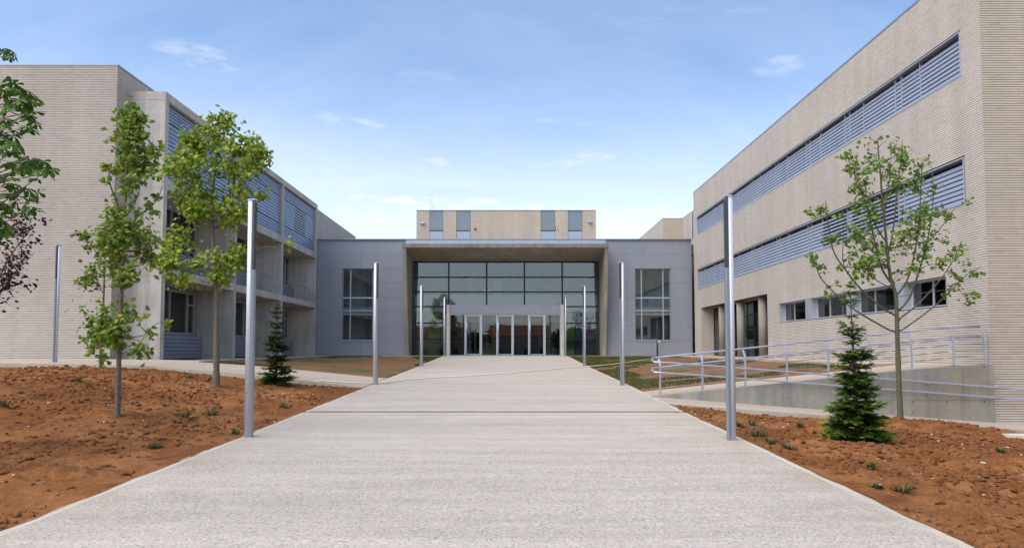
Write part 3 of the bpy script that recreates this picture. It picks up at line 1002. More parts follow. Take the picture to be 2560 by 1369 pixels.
for k in range(3):
    a, b = DIV[k][1] + .004, DIV[k + 1][0] - .004
    for lev in (0, 1):
        zf = -.385 if lev == 0 else 2.75
        zc = 2.448 if lev == 0 else 5.418
        wy0, wy1 = b - 4.0, b - .25
        zs, zt = zf + .98, zf + 2.68
        bw = wall_cells(MB(), XBK - .25, XBK, a - .2, b + .2, zf - .3, zc + .3, 'y', [(wy0, wy1, zs, zt)])
        bw.build('back_wall', 'plaster_grey', LW)
        fr = MB()
        x0, x1 = XBK - .10, XBK + .02
        ms = [wy0, b - 2.38, b - .90, wy1]
        for yv in ms: fr.box(x0, x1, max(yv - .03, wy0), min(yv + .03, wy1), zs, zt)
        for p_, q_ in zip(ms[:-1], ms[1:]):
            s0, s1 = (p_ + .03 if p_ > wy0 else wy0 + .03), (q_ - .03 if q_ < wy1 else wy1 - .03)
            fr.box(x0, x1 - .003, s0, s1, zs, zs + .06); fr.box(x0, x1 - .003, s0, s1, zt - .06, zt)
            if q_ == wy1: fr.box(x0, x1 - .003, s0, s1, zt - .52, zt - .46)
        w = fr.build('window', 'win_frame', LW)
        for p_, q_ in zip(ms[:-1], ms[1:]): box('pane', 'glass_window', w, XBK - .055, XBK - .047, p_ + .02, q_ - .02, zs + .03, zt - .03)
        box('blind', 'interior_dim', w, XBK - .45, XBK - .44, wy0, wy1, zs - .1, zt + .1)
        sp = box('spandrel', 'louvre_dark', LW, XBK + .003, XBK + .20, a + .002, b - .002, zf + .004, zf + .90)
        blades_y(sp, XBK + .201, a + .004, b - .004, zf + .01, zf + .90, 6, 'louvre_dark')
    # top floor: a screen of blades across the bay
    z0, z1 = 5.752, 8.415
    xs_ = XFR - .16
    fr = MB(); fr.box(xs_ - .10, xs_ - .06, a, b, z0, z1)
    sc = fr.build('louvre_screen', 'shade_void', LW)
    m1, m2 = a + (b - a) * .36, a + (b - a) * .70
    zz = [z0 + .02, z0 + .68, z0 + 2.02, z1 - .05]
    blades_y(sc, xs_, a + .02, b - .02, zz[0], zz[1] - .03, 5, 'louvre_sky_tint')
    blades_y(sc, xs_, a + .02, b - .02, zz[2] + .03, zz[3], 5, 'louvre_sky_tint')
    blades_y(sc, xs_, a + .02, m1 - .02, zz[1], zz[2], 9, 'louvre_sky_tint')
    blades_y(sc, xs_, m2 + .02, b - .02, zz[1], zz[2], 9, 'louvre_sky_tint')
    pit = (zz[2] - zz[1]) / 9
    for j in range(9):
        z = zz[1] + j * pit
        op = k == 2
        if op: MB().prism([(xs_ + .04, m1 + .02, z + .02), (xs_ + .05, m1 + .02, z + .10), (xs_ + .03, m1 + .02, z + .11), (xs_ + .01, m1 + .02, z + .03)], (0, m2 - m1 - .04, 0)).build('blade', 'louvre_sky_tint', sc)
        else: MB().prism(blade_ring(xs_, m1 + .02, z + .006, pit - .012, .05, 1), (0, m2 - m1 - .04, 0)).build('blade', 'louvre_sky_tint', sc)
    for q_ in (m1, m2): box('mullion', 'louvre_light', sc, xs_ + .0, xs_ + .055, q_ - .016, q_ + .016, zz[1], zz[2])
    # balcony rail on the middle floor
    rl = MB(); zr = 2.752
    rl.tube([(XFR - .12, a + .02, zr + .80), (XFR - .12, b - 1.1, zr + .80)], .018, 8)
    br = rl.build('balcony_rail', 'louvre_dark', LW, smooth=True)
    for t in (.10, .45, .72):
        yv = a + (b - a) * t
        MB().tube([(XFR - .12, yv - .08, zr + .79), (XFR - .12, yv, zr + .70), (XFR - .12, yv, zr)], .016, 6).build('baluster', 'louvre_dark', br)
m = MB(); m.box(XBK - .3, XBK - .02, 23.5, 41.9, 5.75, 8.4); m.build('back_wall', 'plaster_grey', LW)

# ------------------------------------------------------------------ grey hall between the wings
YH = 42.0
HALL = thing('entrance_hall', (-.3, 46, FLOOR), 'grey panel-clad entrance hall joining the two brick wings', 'building')
X0, X1, ZT = -11.655, XW - .004, 6.60
OPN = [(-10.12, -7.93, .53, 4.84), (7.50, 9.64, .53, 4.84), (-6.22, 5.66, -1, 5.98)]
m = wall_cells(MB(), X0, X1, YH + .04, YH + .30, -.6, ZT - .02, 'x', OPN)
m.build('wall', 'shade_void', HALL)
rows = [FLOOR + .004, .527, 1.39, 2.255, 3.115, 3.98, 4.84, 5.70, ZT - .03]
cols = [X0] + [-8.98, -6.22, -3.30, -.35, 2.60, 5.66, 8.43] + [X1]
for c, e in zip(rows[:-1], rows[1:]):
    for a, b in zip(cols[:-1], cols[1:]):
        segs = [(a, b)]
        for (p_, q_, r_, s_) in OPN:
            if e > r_ + .02 and c < s_ - .02:
                segs = [s for (u, w) in segs for s in ((u, min(w, p_)), (max(u, q_), w)) if s[1] - s[0] > .05]
        for u, w in segs:
            # panels above the portal sit behind its upstand
            box('panel', 'panel', HALL, u + .004, w - .004, YH, YH + .035, c + .004, e - .004)
box('pale_band', 'metal_pale', HALL, -6.30, 5.74, YH - .06, YH - .003, 6.20, ZT - .03)  # paler bluish band along the wall top above the canopy
m = MB(); m.box(X0, X1, YH - .09, 62, ZT - .028, ZT + .03); m.build('roof', 'coping', HALL)

# tall windows either side
for k, (a, b, z0, z1) in enumerate(OPN[:2]):
    ms = [a, a + .48, b - .34 if k == 0 else b - .42, b]
    if k: ms = [a, a + .40, b - .44, b]
    yf0, yf1 = YH + .10, YH + .18
    fr = MB()
    for xv in ms: fr.box(max(xv - .035, a), min(xv + .035, b), yf0, yf1, z0, z1)
    zs = [z0, z0 + 1.55, z0 + 1.95, z0 + 2.55, z1]
    for p_, q_ in zip(ms[:-1], ms[1:]):
        s0, s1 = p_ + .035, q_ - .035
        for zv, t in ((z0, .03), (1.55 + z0, .02), (1.78 + z0, .035), (2.55 + z0, .045), (z1, .03)): fr.box(s0, s1, yf0 + .003, yf1 - .003, max(zv - t, z0), min(zv + t, z1))
    fr.box(a - .02, b + .02, YH - .04, yf0, z0 - .05, z0)
    w = fr.build('window', 'win_frame', HALL)
    for p_, q_ in zip(ms[:-1], ms[1:]):
        for c, e in zip((z0, z0 + 1.78, z0 + 2.55), (z0 + 1.78, z0 + 2.55, z1)):
            box('pane', 'glass', w, p_ + .03, q_ - .03, yf0 + .03, yf0 + .038, c + .03, e - .03)
    box('floor_slab', 'white', w, a - .3, b + .3, YH + .45, YH + 3.5, z0 + 1.6, z0 + 2.0)
    m = MB(); m.box(a - .4, b + .4, YH + 3.5, YH + 3.6, -.4, 5.3); m.box(a - .5, a - .4, YH + .31, YH + 3.5, -.4, 5.3); m.box(b + .4, b + .5, YH + .31, YH + 3.5, -.4, 5.3)
    m.box(a - .4, b + .4, YH + .31, YH + 3.5, 5.1, 5.2); m.box(a - .4, b + .4, YH + .31, YH + 3.5, -.45, -.4)
    m.build('room', 'white', HALL)
    for zz in (.35, .55, .75, .95): box('inner_rail', 'win_frame', HALL, a - .3, b + .3, YH + .9, YH + .93, z0 + 1.99 + zz - .3, z0 + 2.02 + zz - .3)
    box('inner_column', 'interior_dim', HALL, a + 1.0, a + 1.2, YH + 2.2, YH + 2.4, -.4, 5.09)

# concrete portal: the front leans outwards towards the top
po = [(-6.27, 5.71, 6.10), (-6.07, 5.50, 5.89)]
YT, YBm, YGl = 40.42, 41.86, 43.2
m = MB()
for s, (xo, xi) in enumerate(((-6.27, -6.07), (5.71, 5.50))):
    lo, hi = min(xo, xi), max(xo, xi)
    m.hexa([(lo, YBm, -.5), (hi, YBm, -.5), (hi, YGl + .3, -.5), (lo, YGl + .3, -.5), (lo, YT + .046, 5.885), (hi, YT + .046, 5.885), (hi, YGl + .3, 5.38), (lo, YGl + .3, 5.38)])
portal = m.build('portal', 'concrete_portal', HALL)
m = MB()
m.hexa([(-6.273, YT, 5.888), (5.713, YT, 5.888), (5.713, YGl + .3, 5.385), (-6.273, YGl + .3, 5.385), (-6.273, YT - .05, 6.105), (5.713, YT - .05, 6.105), (5.713, YGl + .3, 6.105), (-6.273, YGl + .3, 6.105)])
m.build('portal_canopy', 'concrete_portal', HALL)

# curtain wall
gx = [-6.07, -3.82, -1.47, .87, 3.21, 5.50]
gz = [FLOOR, .62, 1.60, 2.62, 3.53, 4.44, 5.38]
fr = MB()
for xv in gx: fr.box(xv - .048, xv + .048, YGl, YGl + .10, FLOOR, 5.38)
for a, b in zip(gx[:-1], gx[1:]):
    for zv in gz: fr.box(a + .048, b - .048, YGl + .004, YGl + .096, zv - .042, zv + .042)
fr.box(-6.04, 5.47, YGl - .02, YGl + .1, 5.36, 5.42)
cw = fr.build('curtain_wall', 'frame_black', HALL)
for a, b in zip(gx[:-1], gx[1:]):
    for k, (c, e) in enumerate(zip(gz[:-1], gz[1:])):
        if a > -4 and b < 4 and k < 2: continue
        box('pane', 'glass', cw, a + .03, b - .03, YGl + .04, YGl + .05, c + .025, e - .025)

# door lobby
VX0, VX1, YV = -3.66, 3.02, 42.02
m = MB(); m.box(VX0 - .17, VX0, YV - .06, YGl - .002, -.45, 2.66); m.build('lobby_jamb', 'concrete', HALL)
m = MB(); m.box(VX1, VX1 + .19, YV - .06, YGl - .002, -.45, 2.66); m.build('lobby_jamb', 'concrete', HALL)
box('lintel', 'panel', HALL, VX0 + .003, VX1 - .003, YV - .03, YGl - .004, 2.11, 2.645, label='grey metal lintel above the entrance doors')
nb = 7
bw_ = (VX1 - VX0) / nb
ft = MB()
for k in range(nb + 1):
    xv = VX0 + bw_ * k
    ft.box(max(xv - .05, VX0 + .002), min(xv + .05, VX1 - .002), YV + .01, YV + .09, FLOOR, 2.108)
for k in range(nb): ft.box(VX0 + bw_ * k + .05, VX0 + bw_ * (k + 1) - .05, YV + .012, YV + .088, 2.045, 2.107)
df = ft.build('door_frame', 'alu_light', HALL)
for k in range(nb):
    a, b = VX0 + bw_ * k + .052, VX0 + bw_ * (k + 1) - .052
    if k in (1, 3, 5):
        dm = MB()
        dm.box(a, a + .05, YV + .03, YV + .075, FLOOR + .01, 2.04); dm.box(b - .05, b, YV + .03, YV + .075, FLOOR + .01, 2.04)
        dm.box(a + .05, b - .05, YV + .032, YV + .073, FLOOR + .01, FLOOR + .09); dm.box(a + .05, b - .05, YV + .032, YV + .073, 1.96, 2.04)
        d = dm.build('door', 'win_frame', HALL)
        box('pane', 'glass_door', d, a + .05, b - .05, YV + .048, YV + .056, FLOOR + .09, 1.96)
        h = MB(); h.tube([(a + .01, YV - .05, FLOOR + .03), (a + .01, YV - .05, 2.02)], .02, 8)
        h.tube([(a + .01, YV - .05, .4), (a + .025, YV + .035, .4)], .012, 6); h.tube([(a + .01, YV - .05, 1.6), (a + .025, YV + .035, 1.6)], .012, 6)
        h.build('handle', 'steel', d, smooth=True)
    else:
        box('pane', 'glass_door', df, a, b, YV + .045, YV + .053, FLOOR + .03, 2.045)
        box('bottom_rail', 'alu_light', df, a, b, YV + .02, YV + .08, FLOOR + .004, FLOOR + .03)

# inside the hall
m = MB(); m.box(-6.3, 5.7, YGl + .12, 50.6, -.60, FLOOR - .004); m.build('hall_floor', 'interior_floor', HALL)
m = MB(); m.box(-6.3, 5.7, 50.5, 50.7, FLOOR, 6.4); m.build('hall_back_wall', 'interior_wall', HALL)
m = MB(); m.box(-6.5, -6.29, YGl + .31, 50.6, FLOOR, 6.4); m.box(5.72, 5.9, YGl + .31, 50.6, FLOOR, 6.4); m.build('hall_side_wall', 'interior_wall', HALL)
m = MB(); m.box(-6.28, 5.71, YGl + .31, 50.5, 5.50, 5.7); m.build('hall_ceiling', 'interior_wall', HALL)
m = MB(); m.box(-6.28, 5.71, 46.2, 50.4, 2.55, 2.85); m.build('gallery_floor', 'interior_wall', HALL)
box('gallery_parapet', 'white', HALL, -6.28, 5.71, 46.05, 46.19, 2.45, 3.55)
box('hall_dark_sheet', 'interior_dark', HALL, -6.2, 5.65, 46.22, 46.3, FLOOR, 2.44)  # dark sheet added so the hall behind the doors looks shaded
random.seed(8)
order = [4, 0, 1, 4, 2, 0, 1, 5, 6, 1, 4, 0, 5, 1, 2, 4, 0, 1, 3]
x = -6.1
for k in order:
    w = .62
    box('coloured_panel', 'lobby_colour_%d' % k, HALL, x, x + w - .02, 48.0, 48.08, 2.86, 5.0)
    x += w
for (a, b, k, y) in ((-6.1, -4.6, 0, 45.9), (-4.55, -3.9, 4, 46.0), (-3.0, -2.5, 5, 46.0), (-1.2, -.7, 3, 45.9), (.4, 1.3, 1, 45.9), (2.2, 2.6, 0, 45.9), (3.3, 4.2, 0, 45.9), (4.25, 5.4, 1, 46.0)):
    box('coloured_panel', 'lobby_colour_%d' % k, HALL, a, b, y, y + .08, FLOOR, 2.4)
for (a, b) in ((-5.0, -3.9), (3.5, 5.2)):
    box('desk', 'dark_metal', HALL, a, b, 44.6, 45.2, .35, .42); box('desk_leg', 'dark_metal', HALL, (a + b) / 2, (a + b) / 2 + .12, 44.8, 45.0, FLOOR, .35)
sg = thing('exit_sign', (-1.35, 43.6, 3.6), 'small white exit sign hanging inside behind the big glazing', 'sign')
box('board', 'white', sg, -1.72, -1.06, 43.55, 43.58, 3.52, 3.70)
m = MB(); m.box(-1.30, -1.22, 43.545, 43.549, 3.55, 3.62); m.box(-1.285, -1.235, 43.545, 43.549, 3.625, 3.67); m.box(-1.56, -1.40, 43.545, 43.549, 3.58, 3.63)
m.build('figure', 'dark_metal', sg)
MB().tube([(-1.6, 43.565, 3.70), (-1.6, 43.565, 5.5)], .006, 5).tube([(-1.15, 43.565, 3.70), (-1.15, 43.565, 5.5)], .006, 5).build('cable', 'steel', sg)

# rooftop block
YR = 47.0
RT = thing('rooftop_block', (-.3, 50, ZT), 'brick rooftop block with four grey vertical panels above the entrance', 'building')
rx0, rx1, rzt = -6.36, 5.79, 9.35
pans = [(-5.47, -4.54), (-3.64, -2.69), (2.05, 3.02), (3.90, 4.87)]
m = MB(); m.box(rx0 + PROUD, rx1 - PROUD, YR + .05, 54, 6.635, rzt); m.build('wall', 'mortar', RT)
brickwork((rx0, YR + .05, 0), (1, 0, 0), (0, -1, 0), rx1 - rx0, 6.64, rzt, RT, [(a - rx0, b - rx0, 0, 20) for a, b in pans], depth=.05, tint=(1.10, 1.03, .93))
brickwork((rx0 + PROUD, YR + .05, 0), (0, 1, 0), (-1, 0, 0), 6.9, 6.64, rzt, RT)
brickwork((rx1 - PROUD, YR + .05, 0), (0, 1, 0), (1, 0, 0), 6.9, 6.64, rzt, RT)
m = MB(); m.box(rx0 - .01, rx1 + .01, YR - .02, 54, rzt, rzt + .04); m.build('roof', 'coping', RT)
for a, b in pans:
    box('panel', 'rooftop_panel', RT, a + .02, b - .02, YR + .02, YR + .047, 8.02, rzt - .01)
    box('lower_panel', 'rooftop_panel_light', RT, a + .02, b - .02, YR - .005, YR + .047, 6.64, 7.94)
for xx, zz in ((-5.95, 8.42), (5.38, 8.50)):
    lm = MB(); lm.prism([(xx - .13, YR, zz - .02), (xx - .13, YR - .16, zz + .03), (xx - .13, YR - .14, zz + .12), (xx - .13, YR, zz + .14)], (.26, 0, 0))
    f_ = tag(lm.build('floodlight', 'louvre_light', base=(xx, YR, zz)), 'small grey floodlight on the %s end of the brick rooftop block' % ('left' if xx < 0 else 'right'), 'lamp', 'floodlights on the rooftop block')
al = thing('alarm_beacon', (-2.37, YR, 8.1), 'small round red alarm beacon on the rooftop brickwork', 'alarm')
MB().tube([(-2.37, YR, 8.10), (-2.37, YR - .05, 8.10)], .085, 14).build('housing', 'red', al)
MB().tube([(-2.37, YR - .05, 8.10), (-2.37, YR - .075, 8.10)], .035, 10).build('lens', 'dark_metal', al)
fs = thing('fire_sign', (3.10, YR, 8.1), 'small red and white fire equipment sign on the rooftop brickwork', 'sign')
box('board', 'red', fs, 3.02, 3.20, YR - .02, YR - .003, 8.0, 8.27)
m = MB(); m.box(3.085, 3.135, YR - .026, YR - .021, 8.03, 8.15); m.box(3.095, 3.125, YR - .026, YR - .021, 8.17, 8.22); m.box(3.15, 3.185, YR - .026, YR - .021, 8.16, 8.24)
m.build('pictogram', 'white', fs)
for a, b, s in ((-6.95, -6.42, 'left'), (5.85, 6.38, 'right')):
    v = MB(); v.box(a, b, 46.2, 46.9, ZT + .032, 6.80)
    vo = v.build('roof_vent', 'louvre_light', base=((a + b) / 2, 46.5, ZT))
    tag(vo, 'low grey roof vent at the %s foot of the rooftop block' % s, 'vent', 'roof vents beside the rooftop block')
    for j in range(3): box('slot', 'shade_void', vo, a + .03, b - .03, 46.19, 46.199, 6.66 + .05 * j, 6.68 + .05 * j)
an = thing('antenna', (-5.55, 49, rzt), 'thin rooftop antenna mast with small sensors', 'antenna')
MB().tube([(-5.62, 49, rzt), (-5.62, 49, 10.86)], .018, 6).build('mast', 'steel', an)
m = MB(); m.tube([(-5.75, 49, 10.8), (-5.5, 49, 10.8)], .01, 5); m.tube([(-5.75, 49, 10.72), (-5.75, 49, 10.86)], .03, 6); m.tube([(-5.5, 49, 10.74), (-5.5, 49, 10.84)], .025, 6)
m.build('sensor', 'steel', an)
MB().tube([(-5.42, 49, rzt), (-5.42, 49, 10.05)], .012, 5).tube([(-5.42, 49, 10.0), (-5.42, 49, 10.12)], .03, 6).build('sensor', 'steel', an)

# ------------------------------------------------------------------ ramp wall and its railing
YRW = 15.88
rw = thing('ramp_wall', (7, YRW, -1.7), 'concrete retaining wall of the access ramp with formwork joints and tie holes', 'wall')
xsx = [3.20, 4.9, 6.15, 7.6, 9.2, 10.925]


def wtop(x): return float(np.interp(x, [3.2, 3.45, 10.2, 10.95], [-1.075, -1.045, -.352, -.338]))


for a, b in zip(xsx[:-1], xsx[1:]):
    gb0, gb1 = float(g_r(a, 16)) - .3, float(g_r(b, 16)) - .3
    a2, b2 = a + .002, b - .002
    zj = -1.16
    if b > 8:
        # lower and upper pour with a joint between
        MB().hexa([(a2, YRW, gb0), (b2, YRW, gb1), (b2, YRW + .2, gb1), (a2, YRW + .2, gb0), (a2, YRW, zj), (b2, YRW, zj), (b2, YRW + .2, zj), (a2, YRW + .2, zj)]).build('wall_panel', 'concrete_wall', rw)
        g0, g1 = zj + .006, zj + .006
    else: g0, g1 = gb0, gb1
    MB().hexa([(a2, YRW, g0), (b2, YRW, g1), (b2, YRW + .2, g1), (a2, YRW + .2, g0), (a2, YRW, wtop(a)), (b2, YRW, wtop(b)), (b2, YRW + .2, wtop(b)), (a2, YRW + .2, wtop(a))]).build('wall_panel', 'concrete_wall', rw)
for (xx, zz) in ((9.09, -1.19), (9.86, -1.19), (10.70, -1.19), (9.09, -1.42), (10.72, -.40)):
    MB().tube([(xx, YRW + .003, zz), (xx, YRW - .004, zz)], .016, 10).build('tie_hole', 'shade_void', rw)

RLG = thing('ramp_railing', (7, 16, -1.0), 'grey metal ramp railing with posts, wires and looping double handrail', 'railing')
YP, YT2 = 15.99, 16.13
pxs = [3.41, 4.375, 5.35, 6.30, 7.25, 8.21, 9.15, 10.11, 10.84]
for xx in pxs:
    z0 = wtop(xx)
    pm = MB()
    pm.box(xx - .022, xx + .022, YP - .008, YP + .008, z0 - .02, z0 + .68)
    pm.hexa([(xx - .022, YP - .008, z0 + .68), (xx + .022, YP - .008, z0 + .68), (xx + .022, YP + .008, z0 + .68), (xx - .022, YP + .008, z0 + .68),
             (xx - .022, YT2 - .008, z0 + .835), (xx + .022, YT2 - .008, z0 + .835), (xx + .022, YT2 + .008, z0 + .835), (xx - .022, YT2 + .008, z0 + .835)])
    po_ = pm.build('post', 'rail', RLG)
    box('base_plate', 'rail', po_, xx - .05, xx + .05, YP - .05, YP + .05, z0 + .001 if xx > 10 else z0 - .01, z0 + .012)
    MB().prism([(xx - .004, YP + .008, z0 + .50), (xx - .004, YT2 - .02, z0 + .60), (xx - .004, YT2 - .02, z0 + .63), (xx - .004, YP + .008, z0 + .56)], (.008, 0, 0)).build('bracket', 'rail', po_)


def along(h, y): return [(x, y, wtop(x) + h) for x in (3.30, 3.45, 6, 8, 10.2, 10.83)]


fl = lambda x, h: float(g_r(x, 15.8)) + h       # the front pair follows the lower pavement
YFR = 15.80
for h1, h2 in ((.86, .80), (.63, .57)):
    zA = wtop(3.3) + h1; zB = fl(3.4, h2)
    loop = [(3.30, YT2, zA), (3.25, YT2 - .03, zA - .004), (3.225, (YT2 + YFR) / 2, (zA + zB) / 2), (3.25, YFR + .03, zB + .003), (3.31, YFR, zB)]
    front = [(x, YFR, fl(x, h2)) for x in (3.5, 5, 7, 9, 11, 12, 13.5)]
    MB().tube(list(reversed(along(h1, YT2)[1:])) + loop + front, .0195, 10).build('handrail', 'rail', RLG, smooth=True)
for h in (.17, .31, .46, .585):
    MB().tube(along(h, YP + .012)[1:], .0075, 6).build('wire', 'steel', RLG)
for xx in (7.4, 9.4, 10.6, 12.2):
    for h2 in (.80, .57):
        z = fl(xx, h2)
        if xx < 8 and z > wtop(xx) - .05: continue
        MB().tube([(xx, YFR, z - .015), (xx, YFR, z - .05), (xx, (YRW if xx < 10.9 else YC), z - .06)], .008, 6).build('wall_bracket', 'rail', RLG)

# ------------------------------------------------------------------ lamp columns
LH = 3.40


def lamp_column(x, y, z, rot, label, group):
    t = thing('lamp_column', (x, y, z), label, 'lamp post', group)
    c, s = math.cos(rot), math.sin(rot)

    def T(p): return (x + p[0] * c - p[1] * s, y + p[0] * s + p[1] * c, z + p[2])
    # round extrusion with a flat fin on the lit side
    ring = [(.049 * math.cos(a), .049 * math.sin(a), -.05) for a in np.linspace(R(38), R(322), 20)]
    m = MB(); m.prism([T(p) for p in ring], (0, 0, LH - .02 + .05)); m.build('shaft', 'alu', t, smooth=True)
    m = MB(); m.prism([T(p) for p in ((.036, -.032, -.05), (.082, -.026, -.05), (.086, 0, -.05), (.082, .026, -.05), (.036, .032, -.05))], (0, 0, LH * .70 + .05)); m.build('fin', 'coping', t)
    m = MB(); m.prism([T(p) for p in ((.036, -.030, LH * .703), (.072, -.026, LH * .703), (.072, .026, LH * .703), (.036, .030, LH * .703))], (0, 0, LH * .285)); g_ = m.build('lamp_grille', 'lamp_grille', t)
    m = MB()
    for k in range(26):
        zz = LH * .708 + k * LH * .0107
        m.prism([T(p) for p in ((.040, -.031, zz), (.084, -.028, zz), (.084, .028, zz), (.040, .031, zz))], (0, 0, .014))
    m.build('grille_ribs', 'lamp_grille', t)
    m = MB(); ring2 = [(.054 * math.cos(a), .054 * math.sin(a), LH - .02) for a in np.linspace(R(45), R(315), 20)] + [(.088, -.034, LH - .02), (.088, .034, LH - .02)]
    m.prism([T(p) for p in ring2], (0, 0, .022)); m.build('cap', 'alu_light', t)
    m = MB(); ring3 = [(.054 * math.cos(a), .054 * math.sin(a), .35) for a in np.linspace(R(200), R(215), 2)]
    m.tube([T((.0, -.047, .62)), T((0, -.053, .62))], .008, 8); m.build('bolt', 'dark_metal', t)
    return t


ordn = ['nearest', 'second', 'third', 'farthest']
for k, (x, y) in enumerate(((-3.735, 10.02), (-3.755, 19.45), (-3.735, 29.3), (-3.80, 40.3))):
    lamp_column(x, y, float(P(y)), R(-22), '%s slim silver lamp column on the left edge of the main path' % ordn[k], 'lamp columns along the path')
for k, (x, y) in enumerate(((3.07, 9.74), (3.095, 19.3), (3.125, 29.45), (3.17, 40.3))):
    lamp_column(x, y, float(P(y)), R(202), '%s slim silver lamp column on the right edge of the main path' % ordn[k], 'lamp columns along the path')
lamp_column(-13.1, 20.2, float(pave_l(-13.1, 20.2)), R(-118), 'silver lamp column on the side pavement by the left brick wall', 'lamp columns along the path')

# dark tap post in front of the hall, right
b0 = thing('standpipe', (8.64, 41.2, -.39), 'thin black standpipe post with a small tap by the right tall window', 'post')
MB().tube([(8.64, 41.2, -.39), (8.64, 41.2, .55)], .05, 10).build('post', 'dark_metal', b0, smooth=True)
MB().tube([(8.64, 41.2, .55), (8.64, 41.2, .60)], .055, 10).build('cap', 'steel', b0)
MB().tube([(8.64, 41.15, .44), (8.80, 41.1, .44), (8.86, 41.1, .42), (8.88, 41.1, .36)], .018, 8).build('tap', 'steel', b0)
MB().tube([(8.56, 41.18, .60), (8.40, 41.12, .62), (8.32, 41.1, .60)], .014, 6).build('spout', 'steel', b0)

# pale hose lying across the path
hp = []
for (u, v, gfun) in ((787, 959, soil_l), (805, 955, soil_l)):
    p = hit(u, v, soil_l); hp.append((p.x, p.y, p.z + .03))
for (x, y) in ((-5.6, 18.6), (-5.1, 18.9), (-4.4, 19.1), (-3.9, 19.5), (-3.5, 20.0), (-3.1, 21.2), (-2.4, 22.2), (-1.4, 22.9), (-.2, 24.2), (1.0, 26.0), (2.2, 27.9), (3.2, 29.0), (4.0, 29.4), (5.2, 30.8), (6.3, 33.2), (7.4, 34.8)):
    if x < XL: z = float(pave_l(x, y)) if y > float(kerb_l(x)) else float(soil_l(x, y))
    elif x < XR: z = float(P(y))
    else: z = float(lawn_r(x, y))
    hp.append((x, y, z + .022))
ho = MB().tube(hp, .017, 6).build('garden_hose', 'hose', base=(0, 24, -.9), smooth=True)
tag(ho, 'pale yellow hose lying across the main path', 'hose')

# flat pale stone at the right and a grate cover in the soil
p = hit(2545, 1092, soil_r)
st = MB(); st.hexa([(p.x - .22, p.y - .10, p.z - .05), (p.x + .45, p.y - .18, p.z - .05), (p.x + .5, p.y + .12, p.z - .05), (p.x - .18, p.y + .16, p.z - .05),
                    (p.x - .20, p.y - .09, p.z + .035), (p.x + .43, p.y - .16, p.z + .03), (p.x + .47, p.y + .11, p.z + .045), (p.x - .17, p.y + .14, p.z + .04)])
tag(st.build('stone_slab', 'pale_stone', base=tuple(p)), 'flat pale stone lying on the red soil at the right edge', 'stone')

# ------------------------------------------------------------------ clods and stones in the beds
ICO = None


def ico():
    t = (1 + 5 ** .5) / 2
    v = np.array([(-1, t, 0), (1, t, 0), (-1, -t, 0), (1, -t, 0), (0, -1, t), (0, 1, t), (0, -1, -t), (0, 1, -t), (t, 0, -1), (t, 0, 1), (-t, 0, -1), (-t, 0, 1)], float)
    v /= np.linalg.norm(v[0])
    f = np.array([(0, 11, 5), (0, 5, 1), (0, 1, 7), (0, 7, 10), (0, 10, 11), (1, 5, 9), (5, 11, 4), (11, 10, 2), (10, 7, 6), (7, 1, 8), (3, 9, 4), (3, 4, 2), (3, 2, 6), (3, 6, 8), (3, 8, 9), (4, 9, 5), (2, 4, 11), (6, 2, 10), (8, 6, 7), (9, 8, 1)])
    return v, f


IV, IF = ico()


def lumps(name, n, xr, yr, g, smin, smax, mat, seed, label, cat, ok=None, rougher=0):
    r = np.random.default_rng(seed)
    x = r.uniform(*xr, n * 3); y = r.uniform(*yr, n * 3)
    if ok is not None:
        k = ok(x, y); x, y = x[k], y[k]
    dens = fbm(x * .6 + 3, y * .6, seed, 3)
    k = r.random(len(x)) < np.clip((dens - .30) * 3.2, .10, 1)
    x, y = x[k][:n], y[k][:n]
    n = len(x)
    s = smin + (smax - smin) * r.random(n) ** 4
    base = np.stack([x, y, g(x, y) + s * .15], -1)
    a = r.uniform(0, 6.28, n); ca, sa = np.cos(a), np.sin(a)
    sc = np.stack([s * r.uniform(.7, 1.4, n), s * r.uniform(.7, 1.4, n), s * r.uniform(.45, .9, n)], -1)
    v = IV[None] * r.uniform(.72, 1.2, (n, 12, 1)) * sc[:, None, :]
    w = np.stack([v[..., 0] * ca[:, None] - v[..., 1] * sa[:, None], v[..., 0] * sa[:, None] + v[..., 1] * ca[:, None], v[..., 2]], -1) + base[:, None]
    idx = (np.arange(n)[:, None, None] * 12 + IF[None]).reshape(-1, 3)
    o = np_object(name, w.reshape(-1, 3), 3, idx, mat, base=(float(np.mean(xr)), float(np.mean(yr)), -1))
    return tag(o, label, cat, kind='stuff')


okl = lambda x, y: (y < kerb_l(x) - .05) & (x > -.85 * y - 2.5) & (x < XL - .03)
okr = lambda x, y: (x < .85 * y + 2.5) & (x > XR + .03)
lumps('soil_clods', 14000, (-15, XL - .03), (3.5, 18.6), soil_l, .008, .050, 'clod', 1, 'loose red clods over the left planting bed', 'soil', okl)
lumps('soil_clods', 10000, (XR + .03, 12), (3.5, 14.3), soil_r, .008, .058, 'clod', 2, 'loose red clods over the right planting bed', 'soil', okr)
lumps('pebbles', 420, (-15, XL - .03), (3.5, 18.4), soil_l, .007, .030, 'pale_stone', 3, 'pale pebbles scattered in the left planting bed', 'pebbles', okl)
lumps('pebbles', 420, (XR + .03, 12), (3.5, 14.3), soil_r, .007, .032, 'pale_stone', 4, 'pale pebbles scattered in the right planting bed', 'pebbles', okr)

# ------------------------------------------------------------------ grass


